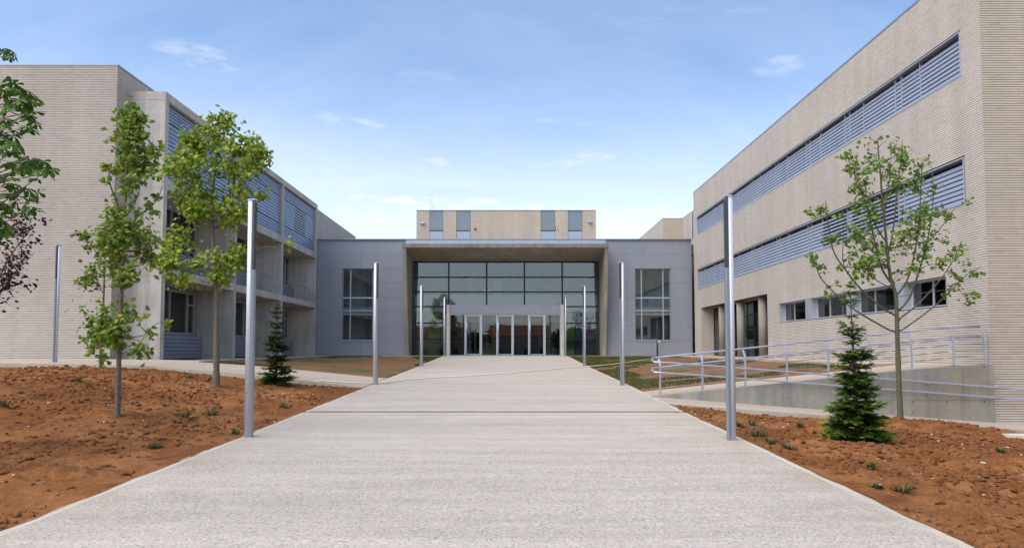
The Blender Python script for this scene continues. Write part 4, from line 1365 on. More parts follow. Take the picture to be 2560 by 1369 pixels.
def grass_patch(name, xr, yr, g, n, seed, label, thr):
    r = np.random.default_rng(seed)
    x = r.uniform(*xr, n * 4); y = r.uniform(*yr, n * 4)
    d = fbm(x * .35 + seed, y * .22, seed, 4) + thr(x, y)
    k = d > .52
    x, y = x[k][:n], y[k][:n]; n = len(x)
    h = r.uniform(.02, .06, n); a = r.uniform(0, 6.28, n); w = .012
    b = np.stack([x, y, g(x, y)], -1)
    dx, dy = np.cos(a) * w, np.sin(a) * w
    v = np.stack([b + np.stack([dx, dy, 0 * h], -1), b - np.stack([dx, dy, 0 * h], -1), b + np.stack([r.normal(0, .015, n), r.normal(0, .015, n), h], -1)], 1).reshape(-1, 3)
    c = np.array([.085, .105, .030]) * r.uniform(.6, 1.3, (n, 1)); c[r.random(n) < .25] *= np.array([1.6, 1.25, 1.1])
    return tag(np_object(name, v, 3, np.arange(n * 3), 'grass', base=(float(np.mean(xr)), float(np.mean(yr)), -.8), col=c), label, 'grass', kind='stuff')


grass_patch('grass', (XR + .05, 9.1), (17.95, 40.4), lawn_r, 42000, 5, 'thin young grass on the right lawn', lambda x, y: -.06 + .26 * np.exp(-((y - 18) / 3.0) ** 2) * (x < 6) + .22 * np.exp(-((y - 38) / 5) ** 2) + .12 * np.exp(-(x - 3.3) / .8))
grass_patch('grass', (-9.9, XL - .05), (22.1, 40.4), lawn_l, 22000, 9, 'sparse grass on the bare left lawn', lambda x, y: -.14 + .16 * np.exp(-(XL - x) / .9) + .12 * np.exp(-((y - 39) / 2.5) ** 2))


def tuft(u, v, g, size, label, seed, where):
    p = hit(u, v, g)
    r = np.random.default_rng(seed)
    n = 46
    a = r.uniform(0, 6.28, n); lean = r.uniform(.3, 1.2, n); L = size * r.uniform(.5, 1.1, n)
    b = np.stack([np.cos(a), np.sin(a), 0 * a], -1) * (r.random(n) * size * .35)[:, None] + np.array(p)
    d = np.stack([np.cos(a) * np.sin(lean), np.sin(a) * np.sin(lean), np.cos(lean)], -1)
    s = np.stack([-np.sin(a), np.cos(a), 0 * a], -1) * .006
    mid = b + d * (L * .55)[:, None]; tip = b + d * L[:, None] - np.array([0, 0, 1]) * (L * .22)[:, None]
    V = np.stack([b - s, b + s, mid + s * 1.3, mid - s * 1.3, tip], 1).reshape(-1, 3)
    k = np.arange(n)[:, None] * 5
    idx = np.concatenate([np.concatenate([k + 0, k + 1, k + 2], 1), np.concatenate([k + 0, k + 2, k + 3], 1), np.concatenate([k + 3, k + 2, k + 4], 1)])
    c = np.array([.095, .110, .050]) * r.uniform(.6, 1.3, (n, 1)); c = np.concatenate([c] * 3)
    o = np_object('grass_tuft', V, 3, idx, 'grass', base=tuple(p), col=c)
    tag(o, label, 'weed', 'weeds in the planting beds')


TL = [(461, 1045, .20, 'weed tuft left of a second one, on soil between the two left saplings'), (529, 1038, .20, 'weed tuft right of a second one, near the base of the second left sapling'),
      (385, 1121, .13, 'small weed tuft on bare soil below the nearest left sapling'), (711, 1020, .17, 'weed tuft beside the path edge, right of the nearest left lamp column'),
      (473, 946, .22, 'weed tuft near the kerb, left of the small fir'), (195, 953, .22, 'weed tuft near the kerb below the left brick wall'),
      (12, 1018, .20, 'weed tuft at the far left edge of the bed'), (588, 1084, .12, 'weed tuft at the path edge just left of the nearest left lamp column')]
for k, (u, v, s, lab) in enumerate(TL): tuft(u, v, soil_l, s, lab, 60 + k, 'l')
TR = [(1850, 1068, .14, 'small weed tuft touching the nearest right lamp column'), (1877, 1064, .20, 'weed tuft just right of the nearest right lamp column'), (1892, 1090, .20, 'bushy weed tuft in the row nearest the right path edge'),
      (1925, 1108, .15, 'middle weed tuft of the row along the right path edge'), (1969, 1125, .15, 'last weed tuft of the row along the right path edge, nearest the viewer'),
      (2259, 1234, .15, 'lone weed tuft in front of the right fir'), (2193, 1220, .09, 'tiny weed tuft left of the lone tuft in front of the right fir'), (2501, 1130, .13, 'weed tuft near the flat pale stone'),
      (2000, 1066, .12, 'single weed tuft left of the right fir'), (2178, 1171, .10, 'faint weed tuft on bare soil below the right fir')]
for k, (u, v, s, lab) in enumerate(TR): tuft(u, v, soil_r, s, lab, 80 + k, 'r')

# ------------------------------------------------------------------ trees


def leaf_shape(kind):
    if kind == 'maple': pts = [(0, 0), (.30, -.02), (.50, .22), (.34, .40), (.44, .74), (.20, .72), (0, 1.05), (-.20, .72), (-.44, .74), (-.34, .40), (-.50, .22), (-.30, -.02)]
    elif kind == 'lime': pts = [(0, 0), (.24, -.06), (.48, .15), (.50, .45), (.30, .78), (0, 1.05), (-.30, .78), (-.50, .45), (-.48, .15), (-.24, -.06)]
    else: pts = [(0, 0), (.28, .25), (.30, .6), (0, 1.1), (-.30, .6), (-.28, .25)]
    V = [(x, y, abs(x) * -.28 - .12 * y * y) for x, y in pts] + [(0, .42, .05)]
    c = len(pts)
    return np.array(V), np.array([(c, i, (i + 1) % c) for i in range(c)])


def frames(r, n, droop=.5, spread=1.0):
    """random leaf frames: tips hang outwards and down"""
    a = r.uniform(0, 6.28, n)
    tip = np.stack([np.cos(a), np.sin(a), -droop + r.normal(0, .35, n)], -1); tip /= np.linalg.norm(tip, axis=1)[:, None]
    up = np.stack([r.normal(0, .7 * spread, n), r.normal(0, .6 * spread, n) - .55, np.ones(n) * .55], -1)
    x = np.cross(tip, up); x /= np.linalg.norm(x, axis=1)[:, None]
    z = np.cross(x, tip)
    return np.stack([x, tip, z], 1)      # rows: axes


def add_leaves(crown, pts, size, kind, cols, seed, single=300, droop=.5):
    r = np.random.default_rng(seed)
    V0_, F0 = leaf_shape(kind)
    n = len(pts)
    fr = frames(r, n, droop)
    s = size * r.uniform(.62, 1.2, n)
    cols = np.array(cols)
    pick = r.random(n)[:, None]
    c = cols[0] * (1 - pick) + cols[1] * pick
    c = c * r.uniform(.72, 1.22, (n, 1))
    if len(cols) > 2:
        k = r.random(n) < .05; c[k] = cols[2]
    near = np.argsort(pts[:, 1])[:single] if single else np.array([], int)
    msk = np.ones(n, bool); msk[near] = False
    q = np.where(msk)[0]
    W = np.einsum('vk,nkj->nvj', V0_, fr[q]) * s[q, None, None] + pts[q][:, None]
    idx = (np.arange(len(q))[:, None, None] * len(V0_) + F0[None]).reshape(-1, 3)
    o = np_object('leaves', W.reshape(-1, 3), 3, idx, 'leaf', crown, col=np.repeat(c[q], len(F0), 0), smooth=False)
    o['kind'] = 'stuff'
    if single:
        cv = [cols[0] * (1 - t) + cols[1] * t for t in (0, .2, .4, .6, .8, 1)]
        mes = [mesh_np('leaf', V0_, 3, F0, 'leaf', col=np.repeat((cc * v)[None], len(F0), 0)) for cc in cv for v in (.8, 1.1)]
        for k in near:
            m3 = Matrix(fr[k].T.tolist())
            ob = instance('leaf', mes[r.integers(len(mes))], crown, pts[k], m3.to_euler(), float(s[k]))


def smooth_line(pts, n=4):
    """Catmull-Rom through the points"""
    pts = [Vector(p) for p in pts]
    out = []
    for i in range(len(pts) - 1):
        p0, p1, p2, p3 = pts[max(i - 1, 0)], pts[i], pts[i + 1], pts[min(i + 2, len(pts) - 1)]
        for k in range(n):
            t = k / n
            out.append(.5 * ((2 * p1) + (p2 - p0) * t + (2 * p0 - 5 * p1 + 4 * p2 - p3) * t * t + (3 * p1 - p0 - 3 * p2 + p3) * t ** 3))
    out.append(pts[-1])
    return out


def traced(pts, Z, dz0=0, dz1=0):
    n = len(pts)
    return [px(u, v, Z + dz0 + (dz1 - dz0) * k / max(1, n - 1)) for k, (u, v) in enumerate(pts)]


def interp_rows(rows, v):
    vs_ = [a[0] for a in rows]
    return np.interp(v, vs_, [a[1] for a in rows]), np.interp(v, vs_, [a[2] for a in rows])


def tree(name, label, cat, group, Z, trunk_px, trunk_r, bark, limbs, rows, nclump, per, leaf, lsize, cols, seed, clump_r=.16, depth=.8, single=300, gaps=.0, limb_leaves=0, base_drop=.12, twigmat='twig', soil=None, droop=.5):
    r = np.random.default_rng(seed)
    tr = [Vector(p) for p in traced(trunk_px, Z)]
    if soil is not None: tr[0].z = float(soil(tr[0].x, tr[0].y)) - base_drop
    base = (tr[0].x, tr[0].y, tr[0].z + base_drop)
    t = thing(name, base, label, cat, group)
    ts = smooth_line(tr, 5)
    nn = len(ts)
    H = ts[-1].z - ts[0].z
    def trad(z): return trunk_r * (1 - .86 * min(1, max(0, (z - ts[0].z) / H)) ** .85) + .003
    tm = MB(); tm.tube(ts, [trad(p.z) * (1.25 if k == 0 else 1) * (1 + .06 * r.normal()) for k, p in enumerate(ts)], 10)
    trunk = tm.build('trunk', bark, t, smooth=True)
    bm = MB(); pts = []; hosts = list(ts[int(nn * .2):])
    for lb in limbs:
        pp, r0, dz = lb[0], lb[1], lb[2]
        ln = smooth_line(traced(pp, Z, 0, dz), 4)
        # start on the trunk
        k = min(range(nn), key=lambda i: (ts[i] - ln[0]).length); ln[0] = ts[k].copy()
        bm.tube(ln, [r0 * (1 - .8 * i / (len(ln) - 1)) + .0025 for i in range(len(ln))], 6)
        hosts += ln[len(ln) // 3:]
        L = len(ln)
        for q in range(int(limb_leaves * (lb[3] if len(lb) > 3 else 1))):
            s_ = .30 + .70 * r.random() ** .75
            p = ln[min(L - 1, int(s_ * (L - 1)))] + Vector(r.normal(0, .07 + .07 * r.random(), 3))
            for z in range(per): pts.append(p + Vector(r.normal(0, clump_r * .5, 3)))
            bm.tube([ln[min(L - 1, int(s_ * (L - 1) * .94))], p], [.004, .002], 4, False)
    # clumps inside the crown outline, each on its own twig
    hosts_np = np.array([tuple(h) for h in hosts])
    v0, v1 = rows[0][0], rows[-1][0]
    made = 0; tries = 0
    while made < nclump and tries < nclump * 12:
        tries += 1
        v = r.uniform(v0, v1); a, b = interp_rows(rows, v)
        mxw = max(q[2] - q[1] for q in rows)
        if r.random() > (b - a) / mxw * 1.05 + .12: continue
        w = r.uniform(-1, 1); w = np.sign(w) * abs(w) ** .75
        u = (a + b) / 2 + w * (b - a) / 2
        hw = (b - a) / 2 / F * Z
        dd = hw * depth * math.sqrt(max(0, 1 - w * w)) * r.uniform(-1, 1)
        if gaps and v > v0 + .3 * (v1 - v0) and fbm(np.array([u / 46.0]), np.array([v / 46.0]), seed, 2)[0] < gaps: continue
        p = px(u, v, Z + dd)
        made += 1
        # nearest host that lies lower
        d = np.linalg.norm(hosts_np - np.array(p), axis=1) + np.where(hosts_np[:, 2] > p.z - .03, 2.5, 0) + np.maximum(0, .25 - (p.z - hosts_np[:, 2])) * .5
        h = Vector(hosts_np[int(np.argmin(d))])
        mid = (h + p) / 2 + Vector((r.normal(0, .03), r.normal(0, .03), -.05 * (p - h).length))
        ln = [h, mid, p]
        bm.tube(ln, [.0085, .0055, .002], 5, False)
        for z in range(per): pts.append(p + Vector(r.normal(0, clump_r, 3)) * (.45 + .75 * r.random()))
        for z in range(max(1, per // 5)):
            s_ = r.random(); pts.append(mid * (1 - s_) + p * s_ + Vector(r.normal(0, .05, 3)))
    br = bm.build('branches', twigmat, t, smooth=True); br['kind'] = 'stuff'
    pts = np.array([tuple(p) for p in pts])
    ce = bpy.data.objects.new('crown', None); link(ce, t, base)
    add_leaves(ce, pts, lsize, leaf, cols, seed + 1, single, droop)
    return t


def zc(pts, ox, oy, s): return [(ox + x / s, oy + y / s) for x, y in pts]


A = lambda pts: zc(pts, 2000, 330, 2.9125)
limbsR = [
    (A([(700, 1335), (600, 1280), (450, 1150), (330, 1000), (250, 880), (215, 740), (195, 600), (185, 500)]), .018, -.5, 1.0),
    ([(2241, 834), (2144, 779), (2084, 729), (2050, 691), (2042, 661), (2038, 640)], .016, .4, .9),
    (A([(665, 1100), (600, 1000), (555, 850), (500, 600), (430, 380), (370, 250), (345, 170)]), .020, .4, 1.5),
    (A([(690, 1200), (780, 1080), (840, 850), (870, 600), (880, 400), (890, 190)]), .018, -.3, 1.3),
    (A([(710, 1310), (800, 1200), (870, 1000), (920, 820), (960, 600), (970, 400), (955, 240)]), .018, .5, 1.3),
    (A([(707, 1369), (850, 1260), (1000, 1100), (1100, 960), (1150, 850), (1180, 790)]), .014, -.3, .8),
    ([(2245, 832), (2330, 770), (2378, 725), (2420, 684), (2455, 666)], .014, .3, .8),
    (A([(640, 900), (680, 700), (700, 500), (720, 300), (735, 200), (745, 60)]), .014, -.4, 1.2),
    (A([(920, 820), (1030, 690), (1080, 620), (1125, 550)]), .009, .6, .7),
    (A([(630, 800), (560, 700), (480, 520), (400, 330), (420, 150)]), .012, -.5, 1.3),
    (A([(650, 1000), (560, 900), (470, 830), (380, 800)]), .008, -.3, .6),
    (A([(690, 1150), (560, 1080), (500, 1020), (440, 960), (420, 950)]), .008, -.4, .7),
    (A([(870, 1000), (960, 960), (1040, 990)]), .006, 0, .4),
    (A([(620, 720), (620, 550), (650, 350), (660, 200), (665, 70)]), .010, .3, 1.2),
    (A([(1150, 1130), (1170, 1160), (1200, 1200), (1230, 1215)]), .004, .25, .35),
    (A([(330, 1000), (310, 900), (320, 700), (320, 580)]), .008, -.2, .7),
    (A([(500, 600), (440, 540), (380, 560)]), .006, .3, .6),
]
rowsR = [(344, 2175, 2235), (380, 2125, 2255), (430, 2130, 2250), (480, 2140, 2330), (530, 2160, 2340), (580, 2150, 2340), (640, 2120, 2330), (690, 2150, 2300)]
tree('plane_tree', 'young broadleaf tree with spreading limbs behind the right fir', 'tree', 'young broadleaf trees', 13.5,
     [(2252, 1066), (2247, 950), (2243, 830), (2240, 742), (2230, 708), (2223, 673), (2216, 605), (2206, 502), (2201, 433), (2196, 381), (2194, 346)],
     .055, 'bark_green', limbsR, rowsR, 80, 9, 'maple', .080, [(.095, .180, .032), (.20, .275, .05)], 7, clump_r=.10, single=300, limb_leaves=9, soil=soil_r, twigmat='bark_green')

Bz = lambda pts: zc(pts, 180, 230, 2.042)
limbs1 = [
    (Bz([(265, 650), (215, 530), (187, 440), (195, 400), (172, 378)]), .012, -.2, .5),
    (Bz([(262, 760), (330, 640), (400, 590), (440, 540), (465, 470)]), .012, .3, .9),
    (Bz([(256, 930), (330, 850), (380, 800), (440, 750)]), .012, -.3, .8),
    (Bz([(275, 520), (340, 430), (400, 340), (408, 260)]), .012, .2, 1.0),
    (Bz([(252, 1000), (200, 900), (185, 780), (175, 680)]), .010, .3, .8),
    (Bz([(246, 1225), (300, 1250), (350, 1275), (405, 1310)]), .009, -.3, .9),
    (Bz([(246, 1225), (200, 1270), (160, 1290), (140, 1285)]), .009, .2, .8),
    (Bz([(300, 1250), (370, 1240), (420, 1190), (465, 1170)]), .006, .1, .5),
    (Bz([(268, 640), (300, 600), (340, 520), (350, 430)]), .009, -.3, .8),
]
rows1 = [(248, 316, 330), (285, 294, 350), (335, 294, 362), (380, 296, 378), (420, 290, 380), (455, 285, 388), (500, 280, 388), (545, 268, 390), (590, 268, 380), (640, 268, 385), (690, 276, 370), (730, 262, 345), (770, 255, 345), (820, 248, 350), (850, 250, 372), (868, 262, 376)]
tree('lime_tree', 'tall narrow young tree nearest the viewer in the left bed', 'tree', 'young broadleaf trees', 11.0,
     [(293, 1066), (296, 950), (299, 840), (305, 700), (311, 560), (316, 465), (320, 380), (323, 300), (323, 258)], .042, 'bark_pale', limbs1, rows1, 165, 10, 'maple', .086,
     [(.095, .185, .024), (.24, .315, .040), (.42, .34, .045)], 31, clump_r=.085, depth=.7, single=300, limb_leaves=5, soil=soil_l, gaps=.40)

rows3 = [(555, 262, 280), (600, 240, 300), (650, 240, 300), (690, 205, 300), (740, 200, 300), (780, 210, 300), (820, 215, 290), (850, 240, 290)]
limbs3 = [(Bz([(158, 880), (110, 800), (70, 740), (20, 735)]), .010, -.2, 1.2), (Bz([(160, 1020), (110, 960), (60, 900)]), .010, .2, 1.0), (Bz([(152, 1180), (110, 1150), (75, 1135)]), .009, -.2, .9)]
tree('lime_tree', 'small young tree by the kerb, half hidden behind the nearest left tree', 'tree', 'young broadleaf trees', 18.0,
     [(251, 917), (253, 870), (256, 800), (260, 720), (262, 640), (265, 575)], .045, 'bark_pale', limbs3, rows3, 62, 9, 'maple', .105,
     [(.090, .175, .024), (.21, .28, .038), (.38, .31, .045)], 37, clump_r=.14, single=300, limb_leaves=6, soil=soil_l, gaps=.40)

C = lambda pts: zc(pts, 400, 280, 3.259)
limbs2 = [
    (C([(455, 1300), (330, 1250), (250, 1290), (120, 1260), (10, 1200)]), .022, -.5, 1.5),
    (C([(450, 1240), (330, 1130), (230, 1090), (110, 1000), (60, 1010)]), .016, .5, 1.3),
    (C([(470, 1330), (560, 1240), (700, 1160), (830, 1105), (930, 1100), (1000, 1140), (1075, 1095)]), .014, -.3, .55),
    (C([(560, 800), (600, 650), (605, 550), (640, 420), (690, 300), (720, 260)]), .026, .5, 1.3),
    (C([(430, 900), (560, 800), (575, 700), (560, 560), (560, 380)]), .026, .4, .8),
    (C([(425, 700), (330, 600), (230, 480), (130, 400)]), .016, -.6, 1.4),
    (C([(605, 560), (720, 490), (800, 380), (850, 300)]), .014, .4, 1.3),
    (C([(600, 650), (700, 640), (820, 650), (880, 610)]), .010, -.2, .9),
    (C([(440, 560), (330, 400), (260, 260), (220, 220)]), .014, .4, 1.2),
    (C([(560, 800), (640, 850), (690, 780)]), .008, 0, .6),
    (C([(240, 560), (120, 520), (20, 520)]), .007, -.4, .7),
]
rows2 = [(287, 535, 572), (312, 505, 578), (335, 470, 612), (355, 460, 660), (390, 440, 668), (420, 425, 670), (450, 412, 668), (475, 440, 676), (500, 448, 676), (525, 455, 650), (560, 495, 595), (590, 440, 590), (620, 410, 622), (650, 402, 618), (680, 405, 612), (705, 440, 590), (725, 520, 580)]
tree('lime_tree', 'tall bushy young tree in front of the balconies in the left bed', 'tree', 'young broadleaf trees', 16.0,
     [(541, 992), (541, 900), (541, 760), (539, 690), (532, 590), (531, 500), (538, 430), (545, 370), (551, 295)], .078, 'bark_pale', limbs2, rows2, 270, 12, 'lime', .092,
     [(.130, .225, .024), (.315, .395, .044), (.46, .36, .05)], 41, clump_r=.115, depth=.7, single=300, limb_leaves=7, soil=soil_l, gaps=.40)

# sprouts on the bare trunk of the bushy tree are part of its crown; purple plum at the far left
rowsP = [(520, -120, 78), (550, -200, 88), (600, -220, 78), (650, -200, 66), (700, -160, 25), (730, -140, 6)]
limbsP = [([(-60, 860), (-30, 760), (20, 650), (70, 580), (88, 560)], .014, -.3, 1.0), ([(-60, 850), (-20, 770), (30, 690), (75, 645)], .012, .3, .9), ([(-60, 840), (-70, 700), (-60, 560), (0, 520), (30, 530)], .014, .2, 1.1), ([(-62, 870), (-40, 780), (0, 715), (14, 700)], .008, 0, .5)]
tree('plum_tree', 'dark purple-leaved small tree at the left edge of the picture', 'tree', None, 12.5,
     [(-62, 1040), (-60, 900), (-62, 800), (-70, 680), (-72, 560)], .04, 'twig', limbsP, rowsP, 120, 8, 'oval', .075,
     [(.030, .010, .016), (.060, .018, .026)], 51, clump_r=.12, single=0, limb_leaves=9, soil=soil_l)


# horse chestnut: large hand-shaped leaves reaching into the frame
def chestnut():
    Z = 8.0
    r = np.random.default_rng(77)
    tb = Vector((-7.05, 8.0, 0)); tb.z = float(soil_l(tb.x, tb.y))
    t = thing('chestnut_tree', tuple(tb), 'horse chestnut with large hand-shaped leaves reaching in at the upper left edge', 'tree')
    tp = smooth_line([tb - Vector((0, 0, .15)), tb + Vector((.03, 0, 1.5)), tb + Vector((-.02, .05, 3.0)), tb + Vector((.04, 0, 4.6)), tb + Vector((0, 0, 5.6))], 4)
    MB().tube(tp, [.075 - .062 * k / (len(tp) - 1) for k in range(len(tp))], 10).build('trunk', 'bark_green', t, smooth=True)
    D = lambda x, y: (x / 2.208, 100 + y / 2.208)
    spots = [(10, 55), (55, 85), (20, 230), (70, 250), (120, 275), (165, 300), (190, 335), (40, 300), (100, 350), (190, 395), (165, 420), (200, 430), (60, 390), (20, 350), (30, 450), (140, 485), (175, 500), (70, 470), (45, 540), (90, 560), (15, 610),
             (70, 620), (150, 650), (200, 660), (245, 690), (265, 735), (225, 745), (175, 690), (120, 690), (60, 680), (25, 700), (100, 740), (20, 770), (60, 800), (150, 810), (35, 850), (180, 860), (195, 885), (120, 880), (60, 900), (25, 930), (100, 930), (150, 930), (40, 1000), (20, 1050), (45, 1060), (10, 980),
             (85, 300), (130, 320), (20, 520), (55, 585), (205, 700), (80, 850), (15, 890)]
    ctr = [px(*D(x, y), Z + r.uniform(-.5, .5)) for x, y in spots]
    # the rest of the crown, outside the frame
    for k in range(190):
        a = r.uniform(0, 6.28); h = r.uniform(1.3, 6.2); rad = (1.35 * math.sin(min(1, (h - .9) / 5.4) * math.pi) ** .6 + .15) * math.sqrt(r.random())
        q = tb + Vector((math.cos(a) * rad, math.sin(a) * rad, h))
        if (q.x / q.y) > -.735: continue
        ctr.append(q)
    bm = MB()
    for c in ctr:
        hgt = max(.9, min(5.2, (c.z - tb.z) - .45 * (Vector((c.x, c.y)) - Vector((tb.x, tb.y))).length - .1))
        s = Vector((tb.x, tb.y, tb.z + hgt))
        m_ = s.lerp(c, .55) + Vector((0, 0, .10)) + Vector(r.normal(0, .05, 3))
        bm.tube(smooth_line([s, m_, c], 3), [.016, .013, .010, .009, .007, .005, .003], 5, False)
    bm.build('branches', 'bark_green', t, smooth=True)['kind'] = 'stuff'
    crown = bpy.data.objects.new('crown', None); link(crown, t, tuple(tb))
    # leaf of five to seven leaflets
    mes = []
    for k in range(9):
        V, Fc = [], []
        nl = 5 if k % 3 == 0 else 7
        for j in range(nl):
            a = R(-125 + 250 * j / (nl - 1)) + r.normal(0, .07)
            L = (.135 if abs(j - (nl - 1) / 2) < 1.6 else .10) * r.uniform(.85, 1.12)
            dr = r.uniform(.25, .75)
            d = np.array([math.sin(a), math.cos(a), 0]); n_ = np.array([math.cos(a), -math.sin(a), 0])
            prof = [(0, .010), (.25, .055), (.5, .115), (.72, .165), (.88, .115), (1.0, .0)]
            b0_ = len(V)
            for s_, w in prof:
                z = -dr * L * s_ * s_ * .8
                cpt = d * L * s_ + np.array([0, 0, z])
                for sg, dzz in ((-1, -.35), (0, 0), (1, -.35)): V.append(cpt + n_ * w * L * 1.35 * sg + np.array([0, 0, w * L * dzz]))
            for q in range(5):
                for e in (0, 1):
                    i0 = b0_ + q * 3 + e
                    Fc.append((i0, i0 + 1, i0 + 4, i0 + 3))
        base = np.array([.046, .110, .016]) * r.uniform(.75, 1.35) + np.array([.012, .016, 0]) * (k % 3)
        col = np.repeat((base[None] * r.uniform(.85, 1.15, (nl, 1))), 10, 0)
        mes.append(mesh_np('leaf', np.array(V), 4, np.array(Fc), 'leaf', True, col))
    for c in ctr:
        for z in range(2 if c.x / c.y > -.735 else 1):
            p = c + Vector(r.normal(0, .035, 3))
            instance('leaf', mes[r.integers(9)], crown, tuple(p), (r.uniform(-.9, .2), r.uniform(-.4, .6), r.uniform(0, 6.28)), float(r.uniform(.68, 1.05)))


chestnut()


# ------------------------------------------------------------------ the other side of the road, mirrored in the entrance glass
material('house_wall', (.42, .36, .28), .9, noise=(1, .9, 1.08))
material('roof_tile', (.26, .09, .05), .9, noise=(3, .8, 1.2))
for k, (x, y, w, d, h, lab) in enumerate(((-16, -62, 13, 9, 4.6, 'low house with a red tiled roof across the road, left of the path'), (2, -70, 12, 9, 5.2, 'house with a red tiled roof straight across the road'), (21, -64, 15, 9, 4.2, 'wide low house with a red tiled roof across the road, right of the path'))):
    z = -2.35
    t = thing('house', (x, y, z), lab, 'house', 'houses across the road')
    box('wall', 'house_wall', t, x - w / 2, x + w / 2, y - d / 2, y + d / 2, z, z + h)
    MB().prism([(x - w / 2 - .5, y - d / 2 - .6, z + h + .01), (x - w / 2 - .5, y + d / 2 + .6, z + h + .01), (x - w / 2 - .5, y, z + h + 2.4)], (w + 1, 0, 0)).build('roof', 'roof_tile', t)
    for q in range(4):
        xx = x - w / 2 + w * (q + .5) / 4
        box('window', 'frame_black', t, xx - .5, xx + .5, y + d / 2 + .003, y + d / 2 + .05, z + 1.2, z + 2.5)
rb = np.random.default_rng(3)
for k, (x, y, h) in enumerate(((-34, -58, 7), (-25, -50, 6.5), (-7, -52, 6.2), (-3, -80, 9), (10, -50, 6.6), (13, -56, 7.2), (31, -54, 7), (42, -60, 8))):
    z = -2.35
    t = thing('road_tree', (x, y, z), 'dark broadleaf tree across the road, %s of the row' % ['leftmost', 'second', 'third', 'fourth', 'fifth', 'sixth', 'seventh', 'last'][k], 'tree', 'trees across the road')
    MB().tube([(x, y, z - .1), (x + .1, y, z + h * .35), (x, y, z + h * .8)], [.18, .13, .03], 8).build('trunk', 'twig', t, smooth=True)
    n = 900
    d = rb.normal(0, 1, (n, 3)); d /= np.linalg.norm(d, axis=1)[:, None]
    p = d * (rb.random((n, 1)) ** .4) * np.array([h * .34, h * .34, h * .36]) * rb.uniform(.75, 1.1, (n, 1)) + np.array([x, y, z + h * .62])
    ce = bpy.data.objects.new('crown', None); link(ce, t, (x, y, z))
    add_leaves(ce, p, .42, 'lime', [(.028, .055, .012), (.055, .090, .020)], 200 + k, 0)

# ------------------------------------------------------------------ firs
def shoot_template(n=30, seed=0):
    """needles round a short twig of unit length along +y"""
    r = np.random.default_rng(seed)
    V, Fc = [], []
    for k in range(n):
        t = (k + .5) / n; s = -1 if k % 2 else 1
        p = np.array([0, t, 0.])
        d = np.array([s * r.uniform(.6, 1.0), r.uniform(.35, .7), r.uniform(-.05, .55)]); d /= np.linalg.norm(d)
        L = r.uniform(.30, .44) * (1 - .35 * t)
        w = np.cross(d, [0, 0, 1]); w = w / np.linalg.norm(w) * .045
        b = len(V); V += [p - w, p + w, p + d * L]; Fc.append((b, b + 1, b + 2))
    V += [np.array([-.02, 0, 0]), np.array([.02, 0, 0]), np.array([0, 1, 0])]; Fc.append((len(V) - 3, len(V) - 2, len(V) - 1))
    return np.array(V), np.array(Fc)


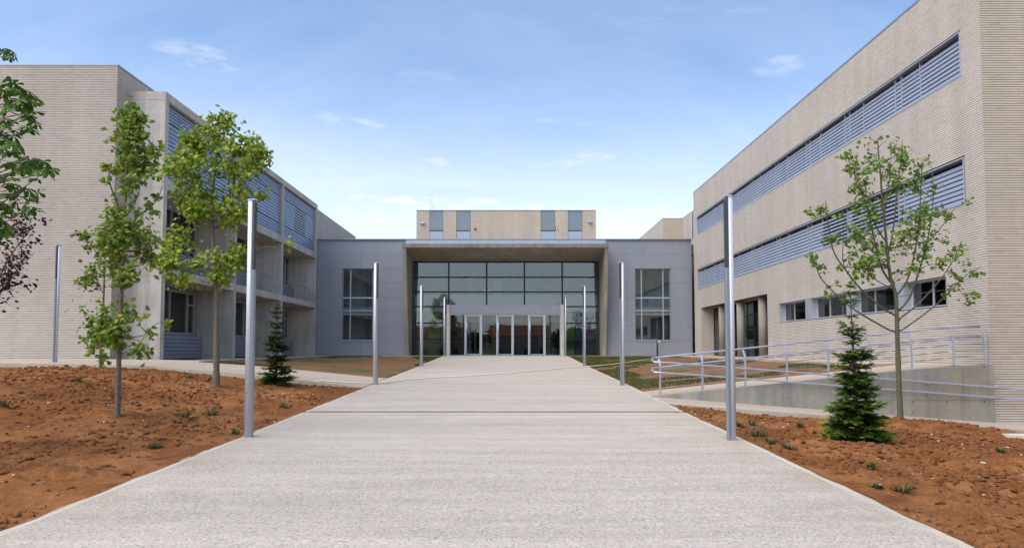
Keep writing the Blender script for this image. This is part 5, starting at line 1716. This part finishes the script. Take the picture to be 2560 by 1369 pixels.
def fir(label, base, H, whorls, seed, tipcol, darkcol, lean=0.0):
    r = np.random.default_rng(seed)
    base = Vector(base)
    t = thing('fir_tree', tuple(base), label, 'fir', 'young firs')
    top = base + Vector((lean, 0, H))
    axis = lambda f: base.lerp(top, f)
    MB().tube([base - Vector((0, 0, .1)), axis(.3), axis(.65), top], [.036, .028, .015, .004], 8).build('trunk', 'fir_bark', t, smooth=True)
    T, D, S, CL = [], [], [], []
    bm = MB()
    for (f, rad, n, rise) in whorls:
        ph = r.uniform(0, 6.28)
        for k in range(n):
            a = ph + 6.283 * k / n + r.normal(0, .14)
            L = rad * r.uniform(.62, 1.06) * (.88 if f > .08 else 1)
            o = axis(min(.985, max(.012, f + r.normal(0, .016 if f < .55 else .006))))
            out = Vector((math.cos(a), math.sin(a), 0)); side = Vector((-math.sin(a), math.cos(a), 0))
            pts = []
            for s in np.linspace(0, 1, 6):
                z = rise * s * L - .16 * s * s * L + .10 * max(0, s - .6) * L
                pts.append(o + out * (L * s) + Vector((0, 0, z)) + side * (.03 * L * math.sin(3 * s + k)))
            bm.tube(pts, [.009 * (1 - .8 * i / 5) + .0015 for i in range(6)], 5, False)
            ns = max(4, int(L / .026))
            for j in range(ns):
                s = .14 + .86 * (j + r.random() * .5) / ns
                i = min(4, int(s * 5)); q = pts[i].lerp(pts[i + 1], min(1, s * 5 - i))
                for sg in (-1, 1):
                    ang = R(r.uniform(38, 62))
                    d = out * math.cos(ang) + side * math.sin(ang) * sg + Vector((0, 0, r.uniform(-.45, .40)))
                    ln = min(.15, (.26 * L * (1.10 - s) + .062)) * r.uniform(.8, 1.2)
                    T.append(q); D.append(d.normalized()); S.append(ln)
                    CL.append(.25 + .75 * r.random() if (s > .60 and r.random() < .6) else r.random() * .25)
                    if ln > .08:
                        e = q + d.normalized() * ln * .5
                        T.append(e); D.append((d + out * .7 * r.random() + side * sg * .4).normalized()); S.append(ln * .6); CL.append(.3 + .7 * r.random() if s > .6 and r.random() < .5 else r.random() * .3)
            T.append(pts[-1]); D.append((out + Vector((0, 0, .2))).normalized()); S.append(.085); CL.append(1.0)
    for s in np.linspace(.35, .99, 14):
        a = r.uniform(0, 6.28); T.append(axis(s)); D.append(Vector((math.cos(a) * .5, math.sin(a) * .5, .8)).normalized()); S.append(.05); CL.append(.5)
    bm.build('branches', 'fir_bark', t)['kind'] = 'stuff'
    V0_, F0 = shoot_template(30, seed)
    n = len(T)
    T = np.array([tuple(p) for p in T]); D = np.array([tuple(p) for p in D]); S = np.array(S); CL = np.array(CL)
    up = np.stack([r.normal(0, .25, n), r.normal(0, .25, n), np.ones(n)], -1)
    x = np.cross(D, up); x /= np.linalg.norm(x, axis=1)[:, None]; z = np.cross(x, D)
    fr = np.stack([x, D, z], 1)
    W = np.einsum('vk,nkj->nvj', V0_, fr) * S[:, None, None]
    # needles keep their length on short shoots
    W = W + T[:, None]
    idx = (np.arange(n)[:, None, None] * len(V0_) + F0[None]).reshape(-1, 3)
    col = np.array(darkcol)[None] * (1 - CL[:, None]) + np.array(tipcol)[None] * CL[:, None]
    col = np.repeat(col * r.uniform(.8, 1.2, (n, 1)), len(F0), 0)
    o = np_object('needles', W.reshape(-1, 3), 3, idx, 'needle', t, col=col)
    o['kind'] = 'stuff'
    return t


bR = Vector((4.95, 10.05, float(soil_r(4.95, 10.05)) - .02))
wR = [(.03, .50, 11, .05), (.07, .52, 12, .10), (.12, .50, 12, .12), (.165, .50, 12, .12), (.21, .46, 11, .14), (.25, .42, 11, .16), (.295, .40, 10, .2), (.34, .37, 10, .2), (.385, .34, 10, .22), (.43, .33, 9, .25), (.47, .28, 8, .3), (.515, .36, 8, .40), (.545, .30, 7, .45),
      (.615, .15, 4, .6), (.655, .21, 6, .85), (.69, .22, 5, 1.0), (.79, .08, 3, .5), (.885, .13, 5, .5), (.93, .10, 4, .7), (.985, .04, 3, .8)]
fir('dense dark fir in the right bed with bright green tips', tuple(bR), 2.26, wR, 91, (.25, .38, .045), (.034, .078, .020), lean=-.06)
pL = hit(690, 962, soil_l)
wL = [(.03, .46, 9, .10), (.07, .50, 10, .12), (.14, .52, 9, .14), (.19, .44, 9, .16), (.255, .28, 6, .2), (.30, .46, 8, .14), (.345, .38, 8, .18), (.42, .36, 8, .22), (.47, .36, 8, .25), (.52, .28, 7, .3), (.57, .34, 7, .4), (.63, .20, 6, .4), (.69, .22, 6, .5), (.735, .26, 6, .5), (.82, .13, 4, .5), (.88, .22, 5, .35), (.93, .10, 4, .6), (.985, .04, 3, .9)]
fir('small open-branched fir in the left bed beside the side pavement', tuple(pL), 2.04, wL, 95, (.15, .24, .040), (.034, .072, .022))

# ------------------------------------------------------------------ lift everything so that the ground by the viewer is near zero
for o in scene.objects:
    if o.parent is None: o.location.z += EZ
